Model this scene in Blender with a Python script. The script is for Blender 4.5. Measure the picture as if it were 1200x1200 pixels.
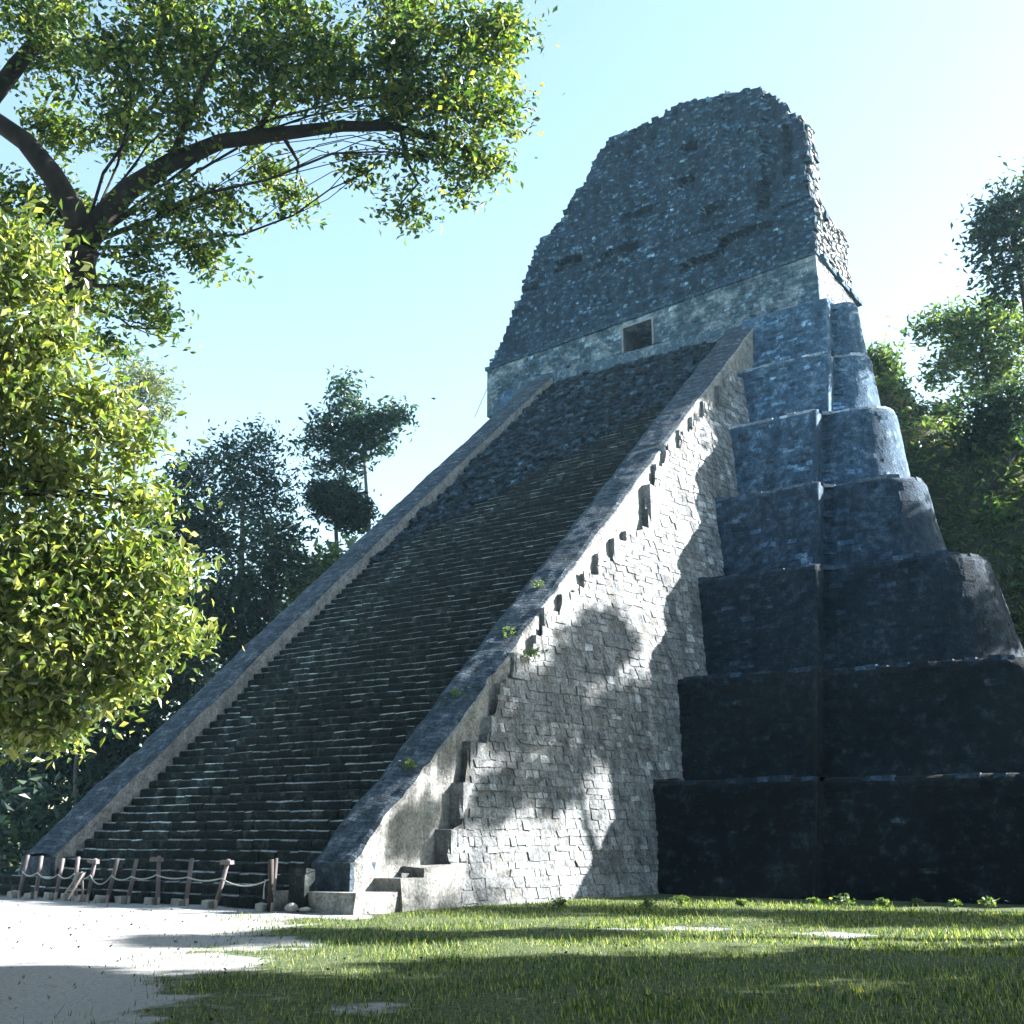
import bpy, bmesh, math, random
import numpy as np
from mathutils import Vector, noise as mnoise

# ------------------------------------------------------------------ camera, sky, sun, exposure
S = bpy.context.scene
for o in list(bpy.data.objects):
    bpy.data.objects.remove(o)
COL = S.collection
R = math.radians

cam_d = bpy.data.cameras.new('camera')
cam = bpy.data.objects.new('camera', cam_d)
COL.objects.link(cam)
cam.location = (0, 0, 1.7)
cam.rotation_euler = (R(90 + 16.2), 0, R(34.2))
cam_d.sensor_width = 36
cam_d.sensor_fit = 'HORIZONTAL'
cam_d.lens = 38.7
cam_d.clip_start = 0.1
cam_d.clip_end = 3000
S.camera = cam

SUN_EL, SUN_AZ = R(30.0), R(48.0)          # azimuth clockwise from +y
w = bpy.data.worlds.new('World')
S.world = w
w.use_nodes = True
nt = w.node_tree
bg = nt.nodes['Background']
sky = nt.nodes.new('ShaderNodeTexSky')
sky.sky_type = 'NISHITA'
sky.sun_disc = False
sky.sun_elevation = SUN_EL
sky.sun_rotation = SUN_AZ
sky.altitude = 100
sky.air_density = 1.2
sky.dust_density = 0.9
sky.ozone_density = 1.6
tint = nt.nodes.new('ShaderNodeMix')            # the film's cyan sky, the same all round
tint.data_type = 'RGBA'; tint.blend_type = 'MULTIPLY'
tint.inputs[0].default_value = 1.0
tint.inputs[7].default_value = (1.06, 1.05, 0.92, 1)
nt.links.new(sky.outputs[0], tint.inputs[6])
nt.links.new(tint.outputs[2], bg.inputs['Color'])
bg.inputs['Strength'].default_value = 0.065

sl = bpy.data.lights.new('sun', 'SUN')
sl.energy = 5.0
sl.angle = R(0.55)
sl.color = (1.0, 0.98, 0.935)
so = bpy.data.objects.new('sun', sl)
COL.objects.link(so)
sdir = Vector((math.sin(SUN_AZ) * math.cos(SUN_EL), math.cos(SUN_AZ) * math.cos(SUN_EL), math.sin(SUN_EL)))
so.rotation_euler = sdir.to_track_quat('Z', 'Y').to_euler()
so.location = (30, 30, 60)

vs = S.view_settings
S.display_settings.display_device = 'sRGB'
vs.view_transform = 'Standard'
vs.look = 'None'
vs.exposure = 2.85
vs.gamma = 1.0
vs.use_curve_mapping = False

# ------------------------------------------------------------------ helpers
rng = np.random.default_rng(7)
random.seed(7)


def N3(x, y, z, s=1.0):
    return mnoise.noise(Vector((x * s, y * s, z * s)))


def tag(o, label=None, cat=None, group=None, kind=None):
    if label: o['label'] = label
    if cat: o['category'] = cat
    if group: o['group'] = group
    if kind: o['kind'] = kind
    return o


def empty(name, loc=(0, 0, 0)):
    o = bpy.data.objects.new(name, None)
    COL.objects.link(o)
    o.location = loc
    o.empty_display_size = 0.3
    return o


def link(name, me, mat=None, parent=None, loc=None):
    o = bpy.data.objects.new(name, me)
    COL.objects.link(o)
    if mat is not None and len(me.materials) == 0:
        me.materials.append(mat)
    if parent is not None:
        o.parent = parent
        root = parent
        off = Vector((0, 0, 0))
        while root is not None:
            off += root.location
            root = root.parent
        o.location = (Vector(loc) if loc else Vector((0, 0, 0))) - off
    elif loc:
        o.location = loc
    return o


def mesh_np(name, V, F, smooth=False):
    """V (n,3), F list of index tuples or (m,k) array"""
    me = bpy.data.meshes.new(name)
    V = np.asarray(V, dtype=np.float32)
    if isinstance(F, np.ndarray):
        m, k = F.shape
        me.vertices.add(len(V))
        me.vertices.foreach_set('co', V.ravel())
        me.loops.add(m * k)
        me.loops.foreach_set('vertex_index', F.astype(np.int32).ravel())
        me.polygons.add(m)
        me.polygons.foreach_set('loop_start', (np.arange(m) * k).astype(np.int32))
        me.polygons.foreach_set('loop_total', np.full(m, k, dtype=np.int32))
    else:
        me.from_pydata([tuple(map(float, v)) for v in V], [], [tuple(f) for f in F])
    me.update(calc_edges=True)
    if smooth: me.shade_smooth()
    else: me.shade_flat()
    return me


def grid_mesh(name, P, smooth=False, uv=None):
    """P (n,m,3) array of points"""
    n, m, _ = P.shape
    idx = np.arange(n * m).reshape(n, m)
    F = np.stack([idx[:-1, :-1], idx[:-1, 1:], idx[1:, 1:], idx[1:, :-1]], -1).reshape(-1, 4)
    me = mesh_np(name, P.reshape(-1, 3), F, smooth)
    if uv is not None:
        l = me.uv_layers.new(name='UVMap')
        l.data.foreach_set('uv', uv.reshape(-1, 2)[F.ravel()].astype(np.float32).ravel())
    return me


def box_VF(x0, x1, y0, y1, z0, z1, j=0.0):
    V = np.array([(x0, y0, z0), (x1, y0, z0), (x1, y1, z0), (x0, y1, z0),
                  (x0, y0, z1), (x1, y0, z1), (x1, y1, z1), (x0, y1, z1)], float)
    if j: V += rng.uniform(-j, j, V.shape)
    F = [(0, 3, 2, 1), (4, 5, 6, 7), (0, 1, 5, 4), (1, 2, 6, 5), (2, 3, 7, 6), (3, 0, 4, 7)]
    return V, F


class MB:
    def __init__(self):
        self.V = []; self.F = []; self.n = 0

    def add(self, V, F):
        self.V.append(np.asarray(V, float))
        self.F += [tuple(i + self.n for i in f) for f in F]
        self.n += len(V)

    def box(self, *a, **k):
        self.add(*box_VF(*a, **k))

    def tube(self, pts, rad, k=8, wob=0.0, cap=True):
        pts = [Vector(p) for p in pts]
        V = []; F = []
        up = Vector((0.31, 0.2, 0.93))
        for i, p in enumerate(pts):
            t = (pts[min(i + 1, len(pts) - 1)] - pts[max(i - 1, 0)]).normalized()
            a = t.cross(up)
            if a.length < 0.05: a = t.cross(Vector((1, 0, 0)))
            a.normalize(); b = t.cross(a)
            r = rad[i] if hasattr(rad, '__len__') else rad
            for q in range(k):
                an = 2 * math.pi * q / k
                rr = r * (1 + wob * N3(p.x + q * 1.7, p.y, p.z, 1.3))
                V.append(p + (a * math.cos(an) + b * math.sin(an)) * rr)
        for i in range(len(pts) - 1):
            for q in range(k):
                F.append((i * k + q, i * k + (q + 1) % k, (i + 1) * k + (q + 1) % k, (i + 1) * k + q))
        if cap:
            F.append(tuple(range(k - 1, -1, -1)))
            F.append(tuple((len(pts) - 1) * k + q for q in range(k)))
        self.add([tuple(v) for v in V], F)

    def build(self, name, mat, parent=None, smooth=False, origin=None):
        V = np.concatenate(self.V)
        if origin is not None: V = V - np.array(origin)
        me = mesh_np(name, V, self.F, smooth)
        return link(name, me, mat, parent, origin)


# ------------------------------------------------------------------ materials
def newmat(name):
    m = bpy.data.materials.new(name)
    m.use_nodes = True
    t = m.node_tree
    for n in list(t.nodes):
        if n.type != 'OUTPUT_MATERIAL' and n.type != 'BSDF_PRINCIPLED': t.nodes.remove(n)
    return m, t, t.nodes['Principled BSDF'], t.nodes['Material Output']


def nd(t, typ, **kw):
    n = t.nodes.new(typ)
    for k, v in kw.items(): setattr(n, k, v)
    return n


def ramp(t, src, stops):
    r = nd(t, 'ShaderNodeValToRGB')
    e = r.color_ramp.elements
    while len(e) < len(stops): e.new(0.5)
    for i, (p, c) in enumerate(stops):
        e[i].position = p
        e[i].color = (*c, 1) if len(c) == 3 else c
    t.links.new(src, r.inputs[0])
    return r.outputs[0]


def mixc(t, fac, a, b, mode='MIX'):
    m = nd(t, 'ShaderNodeMix', data_type='RGBA', blend_type=mode)
    for s, v in ((0, fac), (6, a), (7, b)):
        if hasattr(v, 'is_output'): t.links.new(v, m.inputs[s])
        elif s == 0: m.inputs[0].default_value = v
        else: m.inputs[s].default_value = (*v, 1)
    return m.outputs[2]


def noise(t, co, scale, detail=6, rough=0.6, dist=0.0):
    n = nd(t, 'ShaderNodeTexNoise')
    n.inputs['Scale'].default_value = scale
    n.inputs['Detail'].default_value = detail
    n.inputs['Roughness'].default_value = rough
    n.inputs['Distortion'].default_value = dist
    if co is not None: t.links.new(co, n.inputs['Vector'])
    return n.outputs[0]


def wpos(t, scale=(1, 1, 1)):
    g = nd(t, 'ShaderNodeNewGeometry')
    mp = nd(t, 'ShaderNodeMapping')
    mp.inputs['Scale'].default_value = scale
    t.links.new(g.outputs['Position'], mp.inputs['Vector'])
    return mp.outputs[0], g


def bump(t, h, strength, dist, nrm=None):
    b = nd(t, 'ShaderNodeBump')
    b.inputs['Strength'].default_value = strength
    b.inputs['Distance'].default_value = dist
    t.links.new(h, b.inputs['Height'])
    if nrm is not None: t.links.new(nrm, b.inputs['Normal'])
    return b.outputs[0]


def stone_mat(name, dark, mid, pale, patch=0.62, brick=None, streak=0.5, moss=None, mossamt=0.0, bumpd=0.03, island=0.0):
    """weathered limestone; brick = (width, height) courses on the UV map"""
    m, t, p, out = newmat(name)
    P, g = wpos(t)
    n1 = noise(t, P, 0.55, 9, 0.68, 0.4)
    n2 = noise(t, P, 3.2, 8, 0.7)
    n3 = noise(t, P, 14, 4, 0.65)
    Pz, _ = wpos(t, (1.3, 1.3, 0.16))
    ns = noise(t, Pz, 1.0, 6, 0.65)
    c = ramp(t, n2, [(0.30, dark), (0.52, mid), (0.78, pale)])
    c = mixc(t, ramp(t, n1, [(patch - 0.04, (0, 0, 0)), (patch + 0.12, (0.75,) * 3)]), c, pale)
    c = mixc(t, ramp(t, ns, [(0.46, (0, 0, 0)), (0.62, (streak,) * 3)]), c, dark)
    c = mixc(t, ramp(t, n3, [(0.35, (0.6,) * 3), (0.7, (1.25,) * 3)]), c, c, 'MULTIPLY') if False else c
    sp = ramp(t, n3, [(0.32, (0.55,) * 3), (0.55, (1.0,) * 3), (0.72, (1.3,) * 3)])
    c = mixc(t, 1.0, c, sp, 'MULTIPLY')
    h = nd(t, 'ShaderNodeMath', operation='ADD')
    t.links.new(n2, h.inputs[0]); t.links.new(n3, h.inputs[1])
    hh = h.outputs[0]
    if island:
        rv = ramp(t, g.outputs['Random Per Island'], [(0.0, (1 - island,) * 3), (0.6, (1.0,) * 3), (0.86, (1 + island * 0.8,) * 3), (0.93, (1 + island * 1.6,) * 3), (1.0, (1 + island * 4.0,) * 3)])
        c = mixc(t, 1.0, c, rv, 'MULTIPLY')
    if brick:
        uv = nd(t, 'ShaderNodeUVMap')
        wn = nd(t, 'ShaderNodeTexNoise'); wn.inputs['Scale'].default_value = 1.1; wn.inputs['Detail'].default_value = 3
        t.links.new(uv.outputs[0], wn.inputs['Vector'])
        wm = nd(t, 'ShaderNodeVectorMath', operation='MULTIPLY_ADD')
        t.links.new(wn.outputs['Color'], wm.inputs[0]); wm.inputs[1].default_value = (0.12, 0.12, 0); t.links.new(uv.outputs[0], wm.inputs[2])
        b = nd(t, 'ShaderNodeTexBrick')
        t.links.new(wm.outputs[0], b.inputs['Vector'])
        b.inputs['Scale'].default_value = 1.0
        b.inputs['Brick Width'].default_value = brick[0]
        b.inputs['Row Height'].default_value = brick[1]
        b.inputs['Mortar Size'].default_value = 0.018
        b.inputs['Mortar Smooth'].default_value = 0.6
        b.inputs['Bias'].default_value = 0.0
        b.inputs['Color1'].default_value = (0.62,) * 3 + (1,)
        b.inputs['Color2'].default_value = (1.3,) * 3 + (1,)
        b.inputs['Mortar'].default_value = (0.6,) * 3 + (1,)
        c = mixc(t, 0.85, c, b.outputs['Color'], 'MULTIPLY')
        inv = nd(t, 'ShaderNodeMath', operation='MULTIPLY_ADD')
        t.links.new(b.outputs['Fac'], inv.inputs[0]); inv.inputs[1].default_value = -0.9; t.links.new(hh, inv.inputs[2])
        hh = inv.outputs[0]
    if moss:
        nm = noise(t, P, 1.1, 7, 0.7, 0.6)
        c = mixc(t, ramp(t, nm, [(0.60 - mossamt, (0, 0, 0)), (0.74 - mossamt, (0.85,) * 3)]), c, moss)
    t.links.new(c, p.inputs['Base Color'])
    p.inputs['Roughness'].default_value = 0.92
    p.inputs['Specular IOR Level'].default_value = 0.2
    t.links.new(bump(t, hh, 0.9, bumpd), p.inputs['Normal'])
    return m


def leaf_mat(name, c0, c1, c2, transl=0.42, rough=0.45, spec=0.4):
    m, t, p, out = newmat(name)
    g = nd(t, 'ShaderNodeNewGeometry')
    c = ramp(t, g.outputs['Random Per Island'], [(0.0, c0), (0.55, c1), (1.0, c2)])
    t.links.new(c, p.inputs['Base Color'])
    p.inputs['Roughness'].default_value = rough
    p.inputs['Specular IOR Level'].default_value = spec
    tr = nd(t, 'ShaderNodeBsdfTranslucent')
    tc = mixc(t, 1.0, c, (1.7, 1.75, 0.6), 'MULTIPLY')
    t.links.new(tc, tr.inputs['Color'])
    mx = nd(t, 'ShaderNodeMixShader')
    mx.inputs[0].default_value = transl
    t.links.new(p.outputs[0], mx.inputs[1]); t.links.new(tr.outputs[0], mx.inputs[2])
    t.links.new(mx.outputs[0], out.inputs['Surface'])
    return m


def plain_mat(name, c0, c1, scale=4, rough=0.85, stretch=(1, 1, 1), bd=0.01):
    m, t, p, out = newmat(name)
    P, g = wpos(t, stretch)
    n = noise(t, P, scale, 7, 0.65)
    t.links.new(ramp(t, n, [(0.3, c0), (0.7, c1)]), p.inputs['Base Color'])
    p.inputs['Roughness'].default_value = rough
    p.inputs['Specular IOR Level'].default_value = 0.25
    t.links.new(bump(t, n, 0.7, bd), p.inputs['Normal'])
    return m


MOSS = (0.035, 0.05, 0.02)
M = {}
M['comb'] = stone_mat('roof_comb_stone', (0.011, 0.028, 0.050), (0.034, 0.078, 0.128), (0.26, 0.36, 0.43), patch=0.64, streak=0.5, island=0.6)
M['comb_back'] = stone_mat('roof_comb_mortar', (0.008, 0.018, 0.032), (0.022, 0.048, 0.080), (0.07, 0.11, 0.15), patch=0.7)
M['shrine'] = stone_mat('shrine_stone', (0.026, 0.056, 0.085), (0.072, 0.125, 0.175), (0.42, 0.50, 0.55), patch=0.55, streak=0.4, island=0.4)
M['flank'] = stone_mat('flank_stone', (0.070, 0.076, 0.084), (0.25, 0.262, 0.272), (0.38, 0.385, 0.385), patch=0.57, streak=0.6, island=0.28, moss=(0.045, 0.047, 0.032), mossamt=0.0, bumpd=0.05)
M['flank_back'] = stone_mat('flank_mortar', (0.06, 0.06, 0.06), (0.17, 0.17, 0.165), (0.30, 0.30, 0.29), bumpd=0.05)
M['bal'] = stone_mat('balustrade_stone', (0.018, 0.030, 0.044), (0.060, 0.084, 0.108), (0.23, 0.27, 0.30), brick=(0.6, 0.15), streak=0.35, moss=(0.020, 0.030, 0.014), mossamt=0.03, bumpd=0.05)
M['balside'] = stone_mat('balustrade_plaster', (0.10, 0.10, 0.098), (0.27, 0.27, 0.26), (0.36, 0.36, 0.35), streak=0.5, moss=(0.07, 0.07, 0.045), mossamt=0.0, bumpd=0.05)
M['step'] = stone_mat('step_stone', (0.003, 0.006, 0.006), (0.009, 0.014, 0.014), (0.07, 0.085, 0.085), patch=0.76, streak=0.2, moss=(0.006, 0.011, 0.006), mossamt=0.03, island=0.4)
M['step_edge'] = stone_mat('worn_lit_step_edge', (0.05, 0.06, 0.058), (0.20, 0.22, 0.21), (0.42, 0.43, 0.41), streak=0.2, island=0.45)  # pale nose: sunlit dashes painted in along with the wear
M['lit_edge'] = stone_mat('lit_edge_stone', (0.025, 0.042, 0.060), (0.085, 0.125, 0.165), (0.28, 0.34, 0.38), island=0.4, streak=0.3)  # pale for the lit line along each terrace top, over worn plaster
M['lit_edge_pale'] = stone_mat('pale_lit_edge_stone', (0.10, 0.125, 0.15), (0.26, 0.31, 0.36), (0.46, 0.50, 0.53), island=0.35, streak=0.3)
M['rubble'] = stone_mat('rubble_stone', (0.005, 0.012, 0.020), (0.015, 0.032, 0.048), (0.13, 0.175, 0.20), patch=0.70, moss=(0.007, 0.016, 0.010), mossamt=0.04, island=0.6)
tier_tone = [0.13, 0.22, 0.55, 1.15, 1.8, 2.3, 2.5]  # darker towards the ground: staining plus tree shade put into the stone colour
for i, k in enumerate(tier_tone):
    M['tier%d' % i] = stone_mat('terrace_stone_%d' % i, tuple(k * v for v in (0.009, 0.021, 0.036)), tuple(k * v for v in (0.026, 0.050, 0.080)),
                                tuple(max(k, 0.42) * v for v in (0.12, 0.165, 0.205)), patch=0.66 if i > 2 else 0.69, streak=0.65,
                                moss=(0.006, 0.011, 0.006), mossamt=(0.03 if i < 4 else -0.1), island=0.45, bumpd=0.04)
M['bark'] = plain_mat('bark', (0.012, 0.010, 0.009), (0.055, 0.045, 0.04), 3, 0.9, (1, 1, 0.4), 0.05)
M['bark_pale'] = plain_mat('pale_bark', (0.06, 0.06, 0.055), (0.16, 0.155, 0.145), 3, 0.9, (1, 1, 0.4), 0.04)
M['leafA'] = leaf_mat('leaf_overhang', (0.012, 0.040, 0.022), (0.058, 0.105, 0.028), (0.22, 0.24, 0.06), 0.48)
M['leafB'] = leaf_mat('leaf_bright', (0.04, 0.082, 0.026), (0.125, 0.165, 0.052), (0.28, 0.29, 0.13), 0.48, 0.28, 0.9)
M['leafC'] = leaf_mat('leaf_dark', (0.006, 0.018, 0.014), (0.014, 0.036, 0.024), (0.036, 0.062, 0.028), 0.32)
M['leafD'] = leaf_mat('leaf_blue_green', (0.010, 0.030, 0.030), (0.022, 0.055, 0.048), (0.045, 0.08, 0.055), 0.32)
M['leafE'] = leaf_mat('leaf_light', (0.025, 0.06, 0.026), (0.065, 0.11, 0.04), (0.16, 0.19, 0.08), 0.45)
M['leafF'] = leaf_mat('leaf_pale', (0.06, 0.085, 0.06), (0.10, 0.125, 0.085), (0.16, 0.18, 0.12), 0.42)
M['grass'] = leaf_mat('grass_blade', (0.010, 0.036, 0.014), (0.052, 0.098, 0.030), (0.33, 0.33, 0.16), 0.42, 0.6, 0.15)
M['dry'] = leaf_mat('dry_grass', (0.03, 0.05, 0.02), (0.09, 0.10, 0.045), (0.22, 0.20, 0.13), 0.4, 0.7, 0.1)
M['wood'] = plain_mat('post_wood', (0.07, 0.058, 0.06), (0.16, 0.14, 0.145), 8, 0.8, (1, 1, 0.2), 0.01)
M['wood_pale'] = plain_mat('pale_wood', (0.20, 0.17, 0.15), (0.32, 0.28, 0.25), 8, 0.8, (1, 1, 0.3), 0.01)
M['wood_dark'] = plain_mat('dark_wood', (0.02, 0.018, 0.015), (0.06, 0.05, 0.045), 8, 0.8, (1, 1, 0.3), 0.01)
M['rope'] = plain_mat('rope_fibre', (0.24, 0.26, 0.24), (0.38, 0.40, 0.37), 60, 0.9, (1, 1, 1), 0.004)
M['white_stone'] = plain_mat('pale_limestone', (0.18, 0.18, 0.17), (0.34, 0.33, 0.31), 6, 0.9, (1, 1, 1), 0.03)
M['metal'] = plain_mat('rail_metal', (0.10, 0.10, 0.10), (0.20, 0.20, 0.20), 10, 0.5)
M['inside'] = plain_mat('doorway_plaster', (0.05, 0.06, 0.07), (0.10, 0.12, 0.13), 2, 0.9)
M['frame'] = plain_mat('door_frame_plaster', (0.16, 0.18, 0.19), (0.28, 0.30, 0.31), 5, 0.9)

# ------------------------------------------------------------------ ground


def smooth01(a, b, x):
    t = np.clip((x - a) / (b - a), 0, 1)
    return t * t * (3 - 2 * t)


def fbm(x, y, s, seed=0.0, o=3):
    out = np.zeros_like(x, dtype=float)
    a = 1.0
    for k in range(o):
        out += a * np.array([mnoise.noise(Vector((u * s, v * s, seed + k * 7.3))) for u, v in zip(x.ravel(), y.ravel())]).reshape(x.shape)
        s *= 2.1; a *= 0.5
    return out


def grass_mask(x, y):
    x = np.asarray(x, float); y = np.asarray(y, float)
    d = ((x + 9.6) * 9.1 + (y - 7.9) * 8.6) / 12.52         # metres to the right of the sand edge
    n = fbm(x, y, 0.45, 3.1)
    g = smooth01(-1.6, 2.6, d + n * 1.6 + fbm(x, y, 1.7, 6.1, 2) * 0.9)
    ypath = 18.4 + (x + 20) * 0.125
    band = np.exp(-((y - ypath) / 0.75) ** 2)
    g2 = g - band * smooth01(-0.12, 0.25, fbm(x, y, 0.35, 9.7)) * 0.95
    g2 = g2 - 0.3 * smooth01(0.25, 0.5, fbm(x, y, 0.6, 15.0)) * smooth01(26, 20, y)
    strip = np.exp(-((y - 18.6) / 0.7) ** 2) * smooth01(-15.0, -18.0, x)
    g2 = g2 - strip
    return np.clip(g2, 0, 1)


def ground_z(x, y):
    return 0.0


xs = np.concatenate([np.linspace(-600, -60, 10), np.arange(-48, 20.1, 0.3), np.linspace(32, 600, 10)])
ys = np.concatenate([np.linspace(-600, -30, 8), np.arange(-12, 34.1, 0.3), np.linspace(42, 900, 14)])
GX, GY = np.meshgrid(xs, ys, indexing='ij')
gm = np.ones_like(GX)
near = (GX > -49) & (GX < 21) & (GY > -13) & (GY < 35)
gm[near] = grass_mask(GX[near], GY[near])
GZ = np.zeros_like(GX)
GZ[near] = 0.05 * fbm(GX[near], GY[near], 0.5, 1.0, 2)
GZ[near] += -0.03
me = grid_mesh('ground', np.stack([GX, GY, GZ], -1).transpose(1, 0, 2)[:, ::1], smooth=True)
at = me.attributes.new('grassy', 'FLOAT', 'POINT')
at.data.foreach_set('value', gm.T.astype(np.float32).ravel())
mg, t, p, out = newmat('sandy_grass_ground')
P, g = wpos(t)
n1 = noise(t, P, 2.2, 8, 0.7)
n2 = noise(t, P, 16, 6, 0.7)
n3 = noise(t, P, 0.7, 6, 0.6)
a = nd(t, 'ShaderNodeAttribute', attribute_name='grassy')
ad = nd(t, 'ShaderNodeMath', operation='ADD'); t.links.new(a.outputs['Fac'], ad.inputs[0])
mm = nd(t, 'ShaderNodeMath', operation='MULTIPLY_ADD'); t.links.new(n1, mm.inputs[0]); mm.inputs[1].default_value = 1.2; mm.inputs[2].default_value = -0.6
t.links.new(mm.outputs[0], ad.inputs[1])
fac = ramp(t, ad.outputs[0], [(0.36, (0, 0, 0)), (0.62, (1, 1, 1))])
sand = ramp(t, n2, [(0.25, (0.15, 0.15, 0.148)), (0.45, (0.235, 0.236, 0.235)), (0.75, (0.31, 0.31, 0.31))])
lit = ramp(t, n1, [(0.62, (0, 0, 0)), (0.70, (0.7,) * 3)])
sand = mixc(t, lit, sand, (0.10, 0.095, 0.08))
soil = ramp(t, n2, [(0.3, (0.018, 0.034, 0.014)), (0.5, (0.05, 0.07, 0.028)), (0.75, (0.18, 0.18, 0.11))])
t.links.new(mixc(t, fac, sand, soil), p.inputs['Base Color'])
p.inputs['Roughness'].default_value = 0.95
p.inputs['Specular IOR Level'].default_value = 0.15
t.links.new(bump(t, n2, 0.8, 0.05), p.inputs['Normal'])
tag(link('ground', me, mg), kind='structure')

# ------------------------------------------------------------------ the temple pyramid
temple = empty('pyramid_temple', (-24.4, 30, 0))
tag(temple, 'tall weathered limestone pyramid temple with steep stairway and ruined roof comb', 'temple')


# ---- stone facing helper
def stones(cells, mat, parent, name='stone', keep=300, key=None, restname='stonework'):
    """cells: list of (8,3) vertex arrays; the first `keep` by key become single objects, the rest one mesh"""
    F = np.array([(4, 5, 6, 7), (0, 1, 5, 4), (1, 2, 6, 5), (2, 3, 7, 6), (3, 0, 4, 7)])
    if keep:
        order = sorted(range(len(cells)), key=lambda q: key(cells[q]), reverse=True)
        single, rest = order[:keep], order[keep:]
    else:
        single, rest = [], list(range(len(cells)))
    for q in single:
        V = cells[q]; c = V.mean(0)
        me = mesh_np(name, V - c, F)
        link(name, me, mat, parent, tuple(c))
    if rest:
        V = np.concatenate([cells[q] for q in rest])
        FF = (F[None] + (np.arange(len(rest)) * 8)[:, None, None]).reshape(-1, 4)
        o = link(restname, mesh_np(restname, V, FF), mat, parent)
        o['kind'] = 'stuff'


def courses(u0, u1, v0, v1, hr, wr, surf, inside, prot, jit=0.25, gap=0.012, ins=0.88, dvk=0.5, deep=-0.08, miss=0.0):
    """stones laid in rough courses on a surface surf(u, v, d) -> point (d = distance out)"""
    out_ = []
    v = v0
    while v < v1:
        h = random.uniform(*hr)
        u = u0 - random.uniform(0, wr[1])
        while u < u1:
            wd = random.uniform(*wr)
            hh = h
            if inside(u + wd / 2, v + hh / 2) and random.random() > miss:
                d = random.uniform(*prot)
                dv = random.uniform(-1, 1) * h * jit * dvk
                c = [(u + gap, v + gap + dv), (u + wd - gap, v + gap + dv), (u + wd - gap, v + hh - gap + dv), (u + gap, v + hh - gap + dv)]
                c = [(a_ + random.uniform(-1, 1) * jit * wd * 0.22, b_ + random.uniform(-1, 1) * jit * hh * 0.22) for a_, b_ in c]
                cu, cv = u + wd / 2, v + hh / 2
                V = [surf(a_, b_, deep) for a_, b_ in c]
                V += [surf(cu + (a_ - cu) * ins, cv + (b_ - cv) * ins, d + random.uniform(-0.25, 0.25) * (prot[1] - prot[0])) for a_, b_ in c]
                out_.append(np.array(V))
            u += wd
        v += h
    return out_


def camkey(V):
    c = V.mean(0)
    sz = np.linalg.norm(V.max(0) - V.min(0))
    return sz / (np.linalg.norm(c - np.array((0, 0, 1.7))) ** 1.0)


# ---- terraces: seven battered tiers with an inset seam and rounded corners
CX = -24.5
tz = [0.0, 3.15, 6.55, 10.45, 14.2, 18.1, 21.6, 25.4]
ytop = [30.9, 33.3, 35.95, 38.6, 41.2, 43.65, 46.2]
seam = [-10.76, -11.33, -11.9, -12.5, -13.15, -13.2, -13.85]
xr_ = [-3.3, -5.0, -6.9, -9.2, -10.6, -11.9, -12.9]
xl_ = [-31.2, -31.2, -31.2, -31.2, -31.4, -31.6, -33.0]


REC = 0.75
KX = [1, 1, 1, 0.8, 0.45, 0.4, 0.4]      # how far the batter also leans out sideways


def tier_path(i):
    """plan outline from the far left round the front to the back right: list of (x, y, nx, ny)"""
    y = ytop[i]; xs_ = seam[i]; xr = xr_[i]; rec = REC
    rad = min(1.5, (xr - xs_) * 0.75)
    pts = []

    def seg(x0, y0, x1, y1, nx, ny, st):
        L = math.hypot(x1 - x0, y1 - y0); n = max(2, int(L / st))
        for k in range(n):
            f = k / n
            pts.append((x0 + (x1 - x0) * f, y0 + (y1 - y0) * f, nx, ny))

    def arc(cx, cy, r, a0, a1, n, sgn=1):
        for k in range(n + 1):
            a_ = a0 + (a1 - a0) * k / n
            pts.append((cx + r * math.cos(a_), cy + r * math.sin(a_), sgn * math.cos(a_), sgn * math.sin(a_)))
    xl = xl_[i]
    yb = 56.0
    h = math.pi / 2
    seg(xl, yb, xl, y + rec + rad, -1, 0, 1.2)
    arc(xl + rad, y + rec + rad, rad, 2 * h, 3 * h, 8)
    seg(xl + rad, y + rec, -18.0, y + rec, 0, -1, 1.0)
    seg(-18.0, y + rec, -18.0, y, -1, 0, 0.3)
    r2 = 0.10
    seg(-18.0, y, xs_ - r2, y, 0, -1, 0.16)
    n0 = len(pts)
    arc(xs_ - r2, y + r2, r2, -h, 0, 4)
    seg(xs_, y + r2, xs_, y + rec, 1, 0, 0.1)
    for q_ in range(n0, len(pts)): pts[q_] = (pts[q_][0], pts[q_][1], 0.0, -1.0)     # the seam stays upright
    seg(xs_ + 0.02, y + rec, xr - rad, y + rec, 0, -1, 0.16)
    arc(xr - rad, y + rec + rad, rad, -h, 0, 12)
    sl2 = 0.13 if i < 3 else 0.24
    yb = 56.0
    seg(xr, y + rec + rad, xr - sl2 * (yb - y - rec - rad), yb, 1, 0, 0.3)
    pts.append((xr - sl2 * (yb - y - rec - rad), yb, 1, 0))
    return pts


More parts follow.
